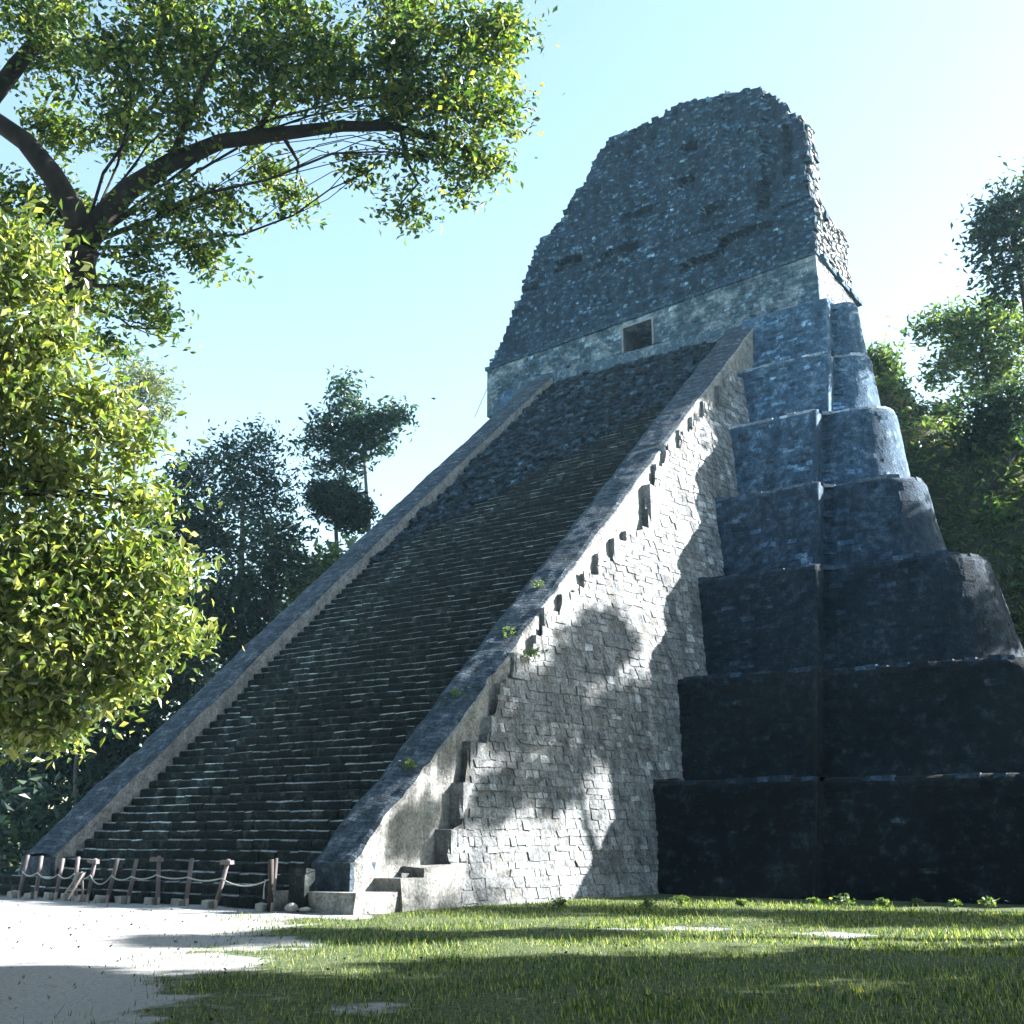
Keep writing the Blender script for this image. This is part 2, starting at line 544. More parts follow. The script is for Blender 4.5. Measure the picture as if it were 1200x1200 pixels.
TIER = []
for i in range(7):
    z0, z1 = tz[i] - (0.3 if i else 0.3), tz[i + 1]
    path = tier_path(i)
    nz = int((z1 - z0) / 0.17)
    s = 0
    P_ = np.zeros((nz + 4, len(path), 3)); UV = np.zeros((nz + 4, len(path), 2))
    for k, (x, y, nx, ny) in enumerate(path):
        if k: s += math.hypot(x - path[k - 1][0], y - path[k - 1][1])
        for j in range(nz + 4):
            if j <= nz:
                f = j / nz
                zz = z0 + (z1 - z0) * f
                off = 0.95 * (1 - f) ** 1.1
                if f > 0.94: off -= 0.10 * ((f - 0.94) / 0.06) ** 2
                ex = 0.10 * N3(x, y * 1.0, zz, 0.45) + 0.05 * N3(x + 9, y, zz, 1.4) + 0.02 * N3(x, y + 4, zz * 2.2, 4.0)
                off += ex
                zz += 0.06 * N3(x, y, i * 3.1, 0.7) * f
            else:
                q = j - nz
                off = -0.16 - [0, 0.12, 0.6, 2.6][q]
                zz = z1 + 0.06 * N3(x, y, i * 3.1, 0.7) + [0, 0.03, 0.06, 0.10][q]
            if j > nz and 0.01 < y - ytop[i] < REC + 0.01 and nx > 0.5: nx2, ny2 = 0.0, -1.0      # ledge behind the seam runs straight back
            else: nx2, ny2 = nx, ny
            P_[j, k] = (x + nx2 * off * (KX[i] if off > 0 else 1), y + ny2 * off, zz)
            UV[j, k] = (s, zz)
    me = grid_mesh('terrace', P_, smooth=True, uv=UV)
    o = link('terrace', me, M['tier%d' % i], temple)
    TIER.append(o)
    if i == 0: tag(o, 'lowest mossy terrace, shade painted into its dark stone, with scattered pale flecks')
    if i == 6: tag(o, 'topmost narrow terrace right under the shrine')

    if i < 6:
        cells_ = []
        acc = 0; last = None
        for (x, y, nx, ny) in path:
            if x < -17.5 or y > ytop[i] + 3.5: last = None; continue
            if last is not None and math.hypot(x - last[0], y - last[1]) > 0.30:
                x0, y0, nx0, ny0 = last
                last = (x, y, nx, ny)
                if random.random() < (0.12 if i > 2 else 0.3): continue
                zz = z1 + 0.06 * N3(x, y, i * 3.1, 0.7)
                o1 = -0.03 + 0.10 * N3(x, y, z1, 0.45) + 0.05 * N3(x + 9, y, z1, 1.4) + random.uniform(-0.02, 0.02)
                h_ = random.uniform(0.03, 0.09); d0 = -0.09
                c4 = [(x0 + nx0 * o1, y0 + ny0 * o1), (x + nx * o1, y + ny * o1), (x + nx * (o1 - 0.3), y + ny * (o1 - 0.3)), (x0 + nx0 * (o1 - 0.3), y0 + ny0 * (o1 - 0.3))]
                cells_.append(np.array([(a_, b_, zz + d0) for a_, b_ in c4] + [(a_ - nx * 0.05 * (q_ < 2), b_ - ny * 0.05 * (q_ < 2), zz + h_ + random.uniform(-.01, .01)) for q_, (a_, b_) in enumerate(c4)]))
            if last is None: last = (x, y, nx, ny)
        F_ = np.array([(4, 5, 6, 7), (0, 1, 5, 4), (1, 2, 6, 5), (2, 3, 7, 6), (3, 0, 4, 7)])
        V_ = np.concatenate(cells_)
        co_ = link('lit_edge', mesh_np('lit_edge', V_, (F_[None] + (np.arange(len(cells_)) * 8)[:, None, None]).reshape(-1, 4)), M['lit_edge_pale'] if i > 3 else (M['lit_edge'] if i == 3 else M['tier3']), o)  # course added along the tier top to paint in its lit edge
        co_['kind'] = 'stuff'

# the facing stones of the terraces, laid in thin courses
TP = [tier_path(i) for i in range(7)]


def tier_facing(i, parent):
    path = [q_ for q_ in TP[i] if q_[0] > -18.1]
    A = np.array(path)
    S_ = np.concatenate([[0], np.cumsum(np.hypot(np.diff(A[:, 0]), np.diff(A[:, 1])))])
    z0, z1 = tz[i] - 0.3, tz[i + 1]

    def surf(u, v, d):
        u = min(max(u, 0), S_[-1])
        x, y, nx, ny = (np.interp(u, S_, A[:, q_]) for q_ in range(4))
        f = min(1, max(0, (v - z0) / (z1 - z0)))
        off = 0.95 * (1 - f) ** 1.1
        if f > 0.94: off -= 0.10 * ((f - 0.94) / 0.06) ** 2
        off += 0.10 * N3(x, y, v, 0.45) + 0.05 * N3(x + 9, y, v, 1.4) + d
        return (x + nx * off * (KX[i] if off > 0 else 1), y + ny * off, v + 0.06 * N3(x, y, i * 3.1, 0.7) * f)
    yi = ytop[i] + REC
    useam = S_[np.argmin(np.abs(A[:, 0] - seam[i]) + np.abs(A[:, 1] - ytop[i]))]

    def ins_(u, v):
        x, y = np.interp(u, S_, A[:, 0]), np.interp(u, S_, A[:, 1])
        if ytop[i] + 0.04 < y < yi - 0.02 and abs(x - seam[i]) < 0.2: return False
        return x > -17.2 and 0 < u < S_[-1] - 0.6 and y < yi + 5.0
    big = 1.0 if i < 3 else 1.15
    c_ = courses(0, S_[-1], z0 + 0.05, z1 - 0.14, (0.12 * big, 0.21 * big), (0.22 * big, 0.6 * big), surf, ins_, (-0.008, 0.016), jit=0.35, gap=0.004, ins=0.96)
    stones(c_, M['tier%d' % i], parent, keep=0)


for i in range(7): tier_facing(i, TIER[i])

# solid core behind the terraces so that nothing is seen through
core = MB()
for i in range(7):
    core.box(xl_[i] + 1.2, xr_[i] - 1.5 - (0.13 if i < 3 else 0.24) * (56 - ytop[i]), ytop[i] + 1.6, 55.5, tz[i] - 0.2, tz[i + 1] - 0.05)
core.box(-34.2, -31.3, 48.6, 54.0, -0.2, 24.5)
core.build('core', M['comb_back'], temple)

# ---- the stairway
RISE, TREAD = 0.25, 0.25 / 0.9
Y0 = 19.2
XL, XR = -28.97, -18.95
stair = None


def nose_z(y): return 0.3 + 0.9 * (y - 19.25)


sm = MB()
# sloping bed under the steps
V = [(XL - 0.2, Y0 + 0.5, -0.2), (XR + 0.2, Y0 + 0.5, -0.2), (XR + 0.2, 48.3, nose_z(48.3) - 0.75), (XL - 0.2, 48.3, nose_z(48.3) - 0.75)]
sm.add(V + [(x, y, z - 2.0) for x, y, z in V], [(0, 1, 2, 3), (7, 6, 5, 4), (0, 4, 5, 1), (1, 5, 6, 2), (2, 6, 7, 3), (3, 7, 4, 0)])
stair = sm.build('stairway', M['rubble'], temple)


def step_left(z):
    """where the intact steps begin at this height (rubble to the left)"""
    if z < 12.3: return XL
    f = (z - 12.3) / (19.6 - 12.3)
    return XL + 0.2 + f * 8.2 + 0.9 * mnoise.noise(Vector((z * 0.8, 3.3, 0)))


nsteps = int(19.4 / RISE)
for k in range(nsteps):
    zt = (k + 1) * RISE
    yf = Y0 + k * TREAD
    xa = step_left(zt); xb = XR
    if k < 2: xa, xb = -31.3, -19.5
    mb = MB()
    lit_nose = []
    x = xa
    xseam = -24.5 - (zt - 2.7) * 1.1 + 0.5 * mnoise.noise(Vector((zt * 2.3, 0, 1)))
    dz_step = 0.03 * mnoise.noise(Vector((k * 0.9, 5, 0)))
    while x < xb - 0.05:
        wd = random.uniform(0.28, 0.62)
        x1 = min(xb, x + wd)
        if xb - x1 < 0.2: x1 = xb
        jy = random.gauss(0, 0.010) + 0.04 * mnoise.noise(Vector((x * 0.5, k * 0.7, 0)))
        jz = random.gauss(0, 0.006) + dz_step * 0.5 + 0.025 * mnoise.noise(Vector((x * 0.35, k * 0.37, 7)))
        if 2.4 < zt < 7.6 and (x + x1) / 2 < xseam: jy += 0.11; jz -= 0.035
        nb = random.uniform(0.05, 0.09)
        nh = nb * random.uniform(0.38, 0.62)
        sl1 = random.uniform(-0.012, 0.012)
        prof = [(0.02, -RISE - 0.02), (0.0, -RISE * 0.5), (0.0, -nh - 0.015), (0.012, -nh), (nb, -0.004), (TREAD + 0.12, 0.0)]
        lit_nose.append((len(prof) - 1 + 2, random.random() < 0.6))
        g_ = 0.006
        VV = []
        for xx, sl in ((x + g_, sl1), (x1 - g_, -sl1)):
            for (py, pz) in prof:
                VV.append((xx, yf + jy + py + random.uniform(-0.006, 0.006), zt + jz + pz + sl))
        n_ = len(prof)
        FF = [(q, q + n_, q + n_ + 1, q + 1) for q in range(n_ - 1)]
        FF = [tuple(reversed(f)) for f in FF]
        FF.append(tuple(range(n_))); FF.append(tuple(reversed(range(n_, 2 * n_))))
        mb.add(VV, FF)
        x = x1
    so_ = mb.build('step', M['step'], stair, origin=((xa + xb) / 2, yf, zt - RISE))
    so_.data.materials.append(M['step_edge'])  # chosen noses take the pale colour that stands for sun on them
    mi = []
    for nf, wn_ in lit_nose:
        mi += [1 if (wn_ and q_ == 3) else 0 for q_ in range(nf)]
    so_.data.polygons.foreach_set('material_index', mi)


# rubble where the steps have gone, between the balustrades
def rub_surf(u, v, d):      # u = x, v = distance along y
    z = nose_z(v) - 0.12 + 0.22 * N3(u, v, 0, 0.6)
    return (u, v - d * 0.67, z + d * 0.74)


def rub_in(u, v):
    z = nose_z(v)
    return z > 12.0 and u < XR and u > XL and (z > 19.4 or u < step_left(z) + 0.15)


cells = courses(XL, XR, 32.0, 48.0, (0.14, 0.30), (0.14, 0.42), rub_surf, rub_in, (0.0, 0.17), jit=0.9)
stones(cells, M['rubble'], stair, keep=0, restname='rubble')
gv = np.arange(31.5, 48.25, 0.3); gu = np.arange(XL, XR + 0.2, 0.3)
PP = np.array([[rub_surf(u, v, -0.12 if rub_in(u, v) or nose_z(v) > 19.3 else -0.7) for u in gu] for v in gv])
tag(link('rubble_bed', grid_mesh('rubble_bed', PP, smooth=False), M['rubble'], stair), kind='stuff')


# ---- balustrades: sloping ramps on both sides of the stairs
def bal_z(y): return 1.12 + 0.9 * (y - 19.65) + 0.10 * math.sin((y - 19.6) * 0.12)


def balustrade(xi, xo, ytopend, side, lab, skew=0.0, tilt=0.0):
    """xi inner x, xo outer x; top, inner, outer and front faces as one uneven grid"""
    ys_ = np.arange(19.62, ytopend + 0.01, 0.16)
    prof = []      # (fraction across, below top)
    for f in np.linspace(0, 1, 9): prof.append(('t', f))
    rows = []
    uv = []
    for q, y in enumerate(ys_):
        z = bal_z(y)
        sh = skew * (y - 19.62) / 28
        a_, b_ = xi, xo + sh
        row = []; uvr = []
        lowin = max(-0.1, nose_z(y) - 0.9) ; lowout = max(-0.1, z - 3.2)
        L = (y - 19.6) * 1.345
        sg = 1 if b_ > a_ else -1
        er = 1.0 + 1.0 * max(0, min(1, (30 - y) / 5))          # the lower reach is the most eroded
        e1 = er * (0.05 * N3(y, 1.1 * side, 0, 0.8) + 0.035 * N3(y, 2 * side, 0, 3.1))
        e2 = er * (0.06 * N3(y, 5.1 * side, 0, 0.8) + 0.04 * N3(y, 7 * side, 0, 3.1)) - sg * er * 0.10 * max(0, N3(y, 17 * side, 0, 1.7) - 0.15)
        z += er * 0.05 * N3(y, 23 * side, 0, 0.9)
        for zz in np.linspace(lowin, z - 0.08, 5):
            row.append((a_ + e1 + 0.03 * N3(y, zz, side, 3), y, zz)); uvr.append((y, zz))
        for f in np.linspace(0.04, 0.96, 9):
            x = a_ + (b_ - a_) * f + e1 * (1 - f) + e2 * f
            row.append((x, y, z - tilt * f + er * 0.035 * N3(x, y, z, 2.6) + 0.05 * N3(x, y, 0, 0.5) - (0.05 if f in (0.04, 0.96) else 0)))
            uvr.append((x, L))
        for zz in np.linspace(z - 0.10 - tilt, lowout, 14):
            row.append((b_ + e2 + sg * 0.03 * N3(y, zz, side, 2.5), y, zz)); uvr.append((y, zz + 50))
        rows.append(row); uv.append(uvr)
    # front cap row
    fr = [(x, 19.60, z) for x, y, z in rows[0]]
    PP = np.array(rows); UVp = np.array(uv)
    n, m, _ = PP.shape
    me = grid_mesh('balustrade', PP if side > 0 else PP, smooth=False, uv=UVp)
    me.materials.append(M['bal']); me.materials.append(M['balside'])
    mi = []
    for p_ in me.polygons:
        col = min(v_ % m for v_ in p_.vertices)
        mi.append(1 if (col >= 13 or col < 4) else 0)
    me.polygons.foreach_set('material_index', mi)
    o = link('balustrade', me, None, temple)
    # front face and top end as parts of the same ramp
    fm = MB()
    z = bal_z(19.62)
    x0, x1 = sorted((xi, xo))
    fm.box(x0 + 0.03, x1 - 0.03, 19.58, 20.6, -0.1, z - 0.07)
    fm.build('end_block', M['bal'], o)
    fm = MB()
    ze = bal_z(ytopend)
    fm.add([(x0, ytopend - 0.05, ze - 4), (x1 + skew, ytopend - 0.05, ze - 4), (x1 + skew, ytopend - 0.05, ze - 0.05), (x0, ytopend - 0.05, ze - 0.05),
            (x0, ytopend + 1.2, ze - 4), (x1 + skew, ytopend + 1.2, ze - 4), (x1 + skew, ytopend + 1.2, ze - 0.35), (x0, ytopend + 1.2, ze - 0.35)],
           [(0, 1, 2, 3), (3, 2, 6, 7), (1, 5, 6, 2), (0, 3, 7, 4)])
    fm.build('end_block', M['bal'], o)
    tag(o, lab)
    return o


balustrade(XL, -30.45, 46.5, 1, 'left balustrade, lit low down and shaded above')
balustrade(XR, -17.70, 46.9, -1, 'right balustrade with sunlit outer side and weeds', skew=0.33, tilt=0.12)

# plinth in front of the right balustrade and stepping blocks at the flank foot
pm = MB(); pm.box(-19.5, -17.0, 18.95, 20.9, -0.1, 0.40, j=0.04); pm.build('plinth', M['balside'], temple)
pm = MB(); pm.box(-17.7, -16.92, 20.45, 22.7, -0.1, 0.64, j=0.05); pm.build('stepping_block', M['balside'], temple)
pm = MB(); pm.box(-17.7, -16.97, 21.35, 23.0, -0.1, 0.90, j=0.05); pm.build('stepping_block', M['balside'], temple)

# ---- flank wall: battered side of the stairway, stepped top edge
stp = [(22.6, 0.9), (22.64, 1.9), (23.1, 2.0), (23.15, 3.0), (23.7, 3.1), (23.75, 4.0), (24.5, 4.1), (24.6, 4.9), (25.2, 5.0), (25.25, 5.8), (25.9, 5.95), (25.95, 6.5),
       (26.9, 6.65), (26.95, 7.2), (27.4, 7.3), (27.45, 8.15), (28.2, 8.25), (28.3, 8.75), (29.7, 9.15), (29.75, 9.7), (30.5, 9.8), (30.6, 10.5), (31.5, 10.6), (31.6, 11.2),
       (32.3, 11.3), (32.4, 11.8), (34.1, 12.4), (34.15, 13.7), (35.2, 13.8), (35.25, 14.8), (35.8, 14.9), (35.85, 15.8), (37.0, 16.0), (37.1, 16.9), (38.2, 17.1), (38.3, 17.8),
       (39.6, 18.1), (39.7, 18.8), (41.0, 19.2), (41.1, 20.2), (42.2, 20.3), (42.3, 21.0), (43.5, 21.2), (47.5, 21.6)]


_r = random.Random(3)
for q_ in range(1, len(stp) - 2):
    stp[q_] = (stp[q_][0], stp[q_][1] + _r.uniform(-0.22, 0.12))
for q_ in range(0, len(stp) - 2, 2):
    dy_ = _r.uniform(-0.22, 0.22)
    stp[q_] = (stp[q_][0] + dy_, stp[q_][1]); stp[q_ + 1] = (stp[q_ + 1][0] + dy_, stp[q_ + 1][1])


def stp_z(y):
    if y < stp[0][0]: return 0.9 if y > 21.0 else 0.4
    for (a_, za), (b_, zb) in zip(stp, stp[1:]):
        if a_ <= y <= b_: return za + (zb - za) * (y - a_) / max(1e-6, b_ - a_)
    return 21.6


def tier_y(z):
    """front of the terraces at height z"""
    for i in range(7):
        if z <= tz[i + 1]:
            f = (z - tz[i]) / (tz[i + 1] - tz[i])
            return ytop[i] - 0.95 * (1 - max(0, f)) ** 1.1
    return 46.5


def flank_x(y, z):
    """the flank leans out 0.22 m for every metre below its stepped top"""
    edge = 1.12 + 0.9 * (y - 19.65) - 1.0
    return -17.50 + 0.33 * (y - 19.6) / 28 + 0.22 * max(0.0, edge - z) + 0.08 * N3(y, z, 1.0, 0.35)


def flank_surf(u, v, d):
    return (flank_x(u, v) + d, u, v)


bk = MB()
gy = np.arange(20.4, 47.4, 0.3); gz = np.arange(-0.3, 22.2, 0.3)
PP = np.zeros((len(gz), len(gy), 3))
for a_, zz in enumerate(gz):
    for b_, yy in enumerate(gy):
        z2 = min(zz, stp_z(yy) - 0.05)
        PP[a_, b_] = (flank_x(yy, z2) - 0.024, yy, z2)
flank = link('flank_wall', grid_mesh('flank_wall', PP), M['flank_back'], temple)
tag(flank, 'sunlit flank of the stairway in rough pale masonry')
# front faces of the stepped top edge (return to the balustrade)
rt = MB()
for (a_, za), (b_, zb) in zip(stp, stp[1:]):
    if b_ - a_ < 0.12:
        xo = flank_x(a_, za) - 0.05
        rt.box(-18.2, xo, a_, a_ + 0.3, za - 0.4, zb, j=0.02)
        rt.box(-18.2, xo - 0.01, a_ + 0.3, a_ + 1.6, za - 0.3, zb - 0.01, j=0.02)
rt.build('step_return', M['flank'], flank)


def flank_in(u, v):
    return u > 20.6 and v < stp_z(u) - 0.04 and u < tier_y(v) + 0.6


lower = courses(20.5, 48, -0.1, 6.5, (0.11, 0.30), (0.14, 0.52), flank_surf, flank_in, (-0.024, 0.016), jit=0.5, gap=0.003, ins=0.955, dvk=0.12, deep=-0.036, miss=0.05)
upper = courses(20.5, 48, 6.5, 22, (0.16, 0.30), (0.2, 0.5), flank_surf, flank_in, (-0.022, 0.014), jit=0.6, gap=0.003, ins=0.955, dvk=0.15, deep=-0.036, miss=0.08)
stones(lower + upper, M['flank'], flank, keep=300, key=camkey, restname='stonework')

# ---- shrine walls, doorway, cornice
WY = 48.2
DX0, DX1, DZ0, DZ1 = -25.5, -23.78, 25.75, 28.0
SX0, SX1 = -34.5, -14.8
wb = MB()
wb.box(SX0, DX0, WY, 54.3, 24.6, 28.45)
wb.box(DX1, SX1, WY, 54.3, 24.6, 28.45)
wb.box(DX0, DX1, WY + 0.02, 54.3, DZ1, 28.44)
wb.box(DX0, DX1, WY + 0.02, 54.3, 24.6, DZ0)
wb.box(DX0, DX1, WY + 2.6, 54.2, DZ0, DZ1)
shrine = wb.build('shrine_wall', M['shrine'], temple)
tag(shrine, 'pale front wall of the shrine with one doorway')
door = MB()
door.box(DX0, DX0 + 0.04, WY + 0.05, WY + 2.59, DZ0, DZ1)
door.box(DX1 - 0.04, DX1, WY + 0.05, WY + 2.59, DZ0, DZ1)
door.box(DX0 + 0.05, DX1 - 0.05, WY + 2.5, WY + 2.58, DZ0, DZ1)
doorway = door.build('doorway', M['inside'], shrine)
df = MB()
df.box(DX0 - 0.09, DX0, WY - 0.09, WY + 0.1, DZ0, DZ1 + 0.09)
df.box(DX1, DX1 + 0.09, WY - 0.09, WY + 0.1, DZ0, DZ1 + 0.09)
df.box(DX0, DX1, WY - 0.09, WY + 0.1, DZ1, DZ1 + 0.09)
df.build('door_frame', M['frame'], shrine)
pf = MB(); pf.box(-31.6, -13.6 - 0.8, 46.6, 55, 24.4, 25.5, j=0.02); pf.build('platform', M['shrine'], temple)


def shr_surf(u, v, d): return (u, WY - d, v)


cells = courses(SX0, SX1, 25.3, 28.35, (0.17, 0.27), (0.25, 0.55), shr_surf,
                lambda u, v: not (DX0 - 0.35 < u < DX1 + 0.35 and v < DZ1 + 0.2) and u < SX1 - 0.15 and u > SX0 + 0.15, (0.0, 0.05), jit=0.35)
side_cells = courses(WY, 54.3, 25.3, 28.35, (0.17, 0.27), (0.25, 0.55), lambda u, v, d: (SX1 + d, u, v), lambda u, v: u > WY + 0.2 and u < 54.1, (0.0, 0.03), jit=0.3)
stones(cells, M['shrine'], shrine, keep=0)
stones(side_cells, M['flank'], shrine, keep=0, restname='end_stonework')  # sunlit end: pale plaster and sunlight together in the colour
x = SX0 - 0.12
while x < SX1 + 0.25:
    wd = random.uniform(0.4, 0.8); x1 = min(SX1 + 0.3, x + wd)
    if random.random() < 0.9:
        cm = MB()
        cm.box(x, x1 - 0.02, WY - random.uniform(0.03, 0.12), WY + 0.4, 28.40 + random.uniform(-.02, .02), 28.60 + random.uniform(-.03, .03), j=0.02)
        cm.build('cornice_stone', M['comb'], shrine)
    x = x1
y = WY + 0.45
while y < 54.4:
    wd = random.uniform(0.4, 0.8)
    cm = MB()
    cm.box(SX1 - 0.3, SX1 + random.uniform(0.12, 0.28), y, y + wd - 0.02, 28.38, 28.6, j=0.02)
    cm.build('cornice_stone', M['comb'], shrine)
    y += wd

# ---- upper zone and roof comb: ragged ruined mass
outline = [(-34.5, 28.5), (-34.25, 29.0), (-33.58, 30.05), (-33.1, 31.25), (-32.5, 31.8), (-32.44, 33.2), (-31.84, 34.5), (-31.12, 36.0), (-30.0, 37.1), (-29.4, 38.5),
           (-28.43, 39.83), (-27.2, 41.4), (-26.0, 41.5), (-24.63, 41.7), (-23.4, 41.95), (-22.6, 42.1), (-21.7, 41.8), (-20.7, 41.55), (-20.3, 41.4),
           (-19.7, 41.6), (-18.7, 41.5), (-17.7, 41.1), (-16.95, 40.2), (-16.5, 39.4), (-16.4, 38.5), (-15.75, 38.4), (-15.6, 37.7), (-15.3, 37.5), (-15.4, 36.2), (-15.2, 36.0), (-15.35, 34.4), (-15.3, 32.5),
           (-14.9, 32.2), (-14.7, 31.4), (-14.9, 30.6), (-14.8, 28.5)]


def xlim(z):
    """left and right end of the ruin at height z"""
    zz = min(max(z, 28.5), 42.0)
    ls = []
    for (xa, za), (xb, zb) in zip(outline, outline[1:]):
        if (za - zz) * (zb - zz) <= 0 and abs(za - zb) > 1e-6:
            ls.append(xa + (xb - xa) * (zz - za) / (zb - za))
    if len(ls) < 2: return None
    return min(ls), max(ls)


def inside_poly(x, z):
    c = False
    n = len(outline)
    for i in range(n):
        xa, za = outline[i]; xb, zb = outline[(i + 1) % n]
        if (za > z) != (zb > z) and x < (xb - xa) * (z - za) / (zb - za) + xa: c = not c
    return c


slots = [(-22.0, 38.6, 0.5, 0.35), (-22.1, 36.2, 0.45, 0.4), (-25.0, 35.1, 0.9, 0.35), (-18.9, 31.2, 1.0, 0.3), (-26.0, 33.0, 1.2, 0.25), (-20.4, 33.6, 0.7, 0.35),
         (-17.6, 33.6, 0.22, 0.9), (-16.25, 36.2, 0.25, 1.6), (-29.5, 33.5, 0.8, 0.25), (-20.8, 30.4, 1.2, 0.3)]


def comb_y(x, z):
    """front of the ruin"""
    y = 48.28 + 0.10 * (z - 28.6)
    y += 0.16 * N3(x, 0, z, 0.35) + 0.10 * N3(x, 3, z, 0.9)
    # three worn bands, each set back from the one below
    for zb, st in ((32.1, 0.42), (35.4, 0.28), (38.6, 0.28)):
        k = min(1, max(0, (z - zb - 0.5 * N3(x, 9, zb, 0.3)) / 0.25))
        y += k * st
    if x > -17.6 and z > 32.2: y += 0.35
    y += 0.22 * max(0, N3(x, 31, z * 0.8, 1.6) - 0.25) * 2          # pits
    y -= 0.18 * (1 if (int((x + 40) / 2.9) % 2 == 0 and z > 32.6) else 0)   # broad worn piers
    if abs(x + 17.3) < 0.35 and 31.2 < z < 33.4: y -= 0.35
    for sx_, sz_, rx, rz in slots:
        if abs(x - sx_) < rx and abs(z - sz_) < rz: y += 0.45
    return y


def comb_surf(u, v, d): return (u, comb_y(u, v) - d * (1 + 0.0), v)


gx = np.arange(-34.6, -14.7, 0.2); gz = np.arange(28.5, 42.3, 0.2)
vid = {}
Vv = []; Ff = []


def gidx(i, j, back):
    k = (i, j, back)
    if k not in vid:
        x, z = gx[i], gz[j]
        jx = 0.09 * N3(i * 1.3, j * 1.7, 4, 1.0); jz = 0.09 * N3(i * 1.9, j * 1.1, 8, 1.0)
        if back:
            y = 54.0 - 0.12 * (z - 28.5) if z < 32.3 else 51.6 - 0.06 * (z - 32) + 0.3 * N3(x, 2, z, 0.8)
        else:
            y = comb_y(x, z)
        vid[k] = len(Vv)
        Vv.append((x + jx, y, z + jz))
    return vid[k]


filled = np.zeros((len(gx) - 1, len(gz) - 1), bool)
for i in range(len(gx) - 1):
    for j in range(len(gz) - 1):
        cxm, czm = gx[i] + 0.1, gz[j] + 0.1
        filled[i, j] = inside_poly(cxm + 0.12 * N3(cxm, 0, czm, 2.2), czm + 0.12 * N3(cxm, 5, czm, 2.2))
for i in range(len(gx) - 1):
    for j in range(len(gz) - 1):
        if not filled[i, j]: continue
        Ff.append((gidx(i, j, 0), gidx(i + 1, j, 0), gidx(i + 1, j + 1, 0), gidx(i, j + 1, 0)))
        Ff.append((gidx(i, j + 1, 1), gidx(i + 1, j + 1, 1), gidx(i + 1, j, 1), gidx(i, j, 1)))
        for di, dj, e in ((-1, 0, ((i, j + 1), (i, j))), (1, 0, ((i + 1, j), (i + 1, j + 1))), (0, -1, ((i, j), (i + 1, j))), (0, 1, ((i + 1, j + 1), (i, j + 1)))):
            a_, b_ = i + di, j + dj
            if not (0 <= a_ < filled.shape[0] and 0 <= b_ < filled.shape[1]) or not filled[a_, b_]:
                (p0, p1), (q0, q1) = e
                Ff.append((gidx(p0, p1, 0), gidx(p0, p1, 1), gidx(q0, q1, 1), gidx(q0, q1, 0)))
me = mesh_np('roof_comb', Vv, Ff)
comb = link('roof_comb', me, M['comb_back'], temple)
tag(comb, 'ruined roof comb of dark rubble masonry with ragged outline')
cells = courses(-34.6, -14.7, 28.55, 42.2, (0.12, 0.23), (0.14, 0.38), comb_surf, lambda u, v: inside_poly(u, v), (-0.03, 0.055), jit=0.8)
# stones on the right end of the ruin, facing the sun; its light also painted into their pale plaster


def side_surf(u, v, d):
    xl_ = xlim(v)
    xr2 = xl_[1] if xl_ else -17
    return (xr2 + d + 0.10, u, v)


side_cells = courses(48.6, 53.9, 28.6, 40.6, (0.16, 0.30), (0.2, 0.5), side_surf,
                 lambda u, v: u > comb_y(-15.2, v) + 0.2 and u < (53.7 - 0.12 * (v - 28.5) if v < 32.2 else 51.3 - 0.06 * (v - 32)), (-0.03, 0.10), jit=0.75)
# loose stones along the ragged crest
for (xa, za), (xb, zb) in zip(outline[1:], outline[2:-1]):
    L = math.hypot(xb - xa, zb - za)
    for q in range(int(L / 0.22)):
        f = random.random()
        x = xa + (xb - xa) * f; z = za + (zb - za) * f
        s_ = random.uniform(0.10, 0.24)
        y = comb_y(x, min(z, 41.5)) + random.uniform(0.0, 1.6)
        c = np.array([(x + random.uniform(-1, 1) * s_ * .3 + sx_ * s_, y + sy_ * s_, z - 0.12 + sz_ * s_ * random.uniform(.5, .9)) for sz_ in (-1, 1) for sx_, sy_ in ((-1, -1), (1, -1), (1, 1), (-1, 1))])
        cells.append(c)
stones(cells, M['comb'], comb, keep=0)
stones(side_cells, M['flank'], comb, keep=0, restname='end_stonework')

# the whole shrine has settled towards its left end


def settle(o_):
    if o_.type == 'MESH':
        n_ = len(o_.data.vertices)
        co = np.empty(n_ * 3, np.float32); o_.data.vertices.foreach_get('co', co); co = co.reshape(-1, 3)
        k_ = np.clip((co[:, 2] - 25.6) / 2.2, 0, 1) * np.clip((34.0 - co[:, 2]) / 5.0, 0, 1)
        co[:, 2] += k_ * (0.42 - 0.068 * (SX1 - co[:, 0]))
        o_.data.vertices.foreach_set('co', co.ravel()); o_.data.update()
    for c_ in o_.children: settle(c_)


settle(shrine); settle(comb)

# iron handrail at the left end of the platform
hr = empty('handrail', (-33.75, 47.3, 24.6))
tag(hr, 'thin metal handrail at the left corner of the shrine platform', 'handrail')
m_ = MB(); m_.tube([(-33.75, 47.3, 24.6), (-33.75, 47.3, 26.1)], 0.022, 6); m_.build('rail_post', M['metal'], hr)
m_ = MB(); m_.tube([(-34.5, 47.0, 24.2), (-33.75, 47.3, 26.1)], 0.018, 6); m_.build('rail_brace', M['metal'], hr)

# ------------------------------------------------------------------ overgrown mound behind the right side


def mound_z(x, y):
    a_ = 21.5 - 1.05 * (x + 12)
    b_ = (y - 40.5) * 1.7
    z = min(24.5, a_, b_)
    return z + 0.8 * N3(x, y, 0, 0.25) + 0.3 * N3(x, y, 4, 0.8)


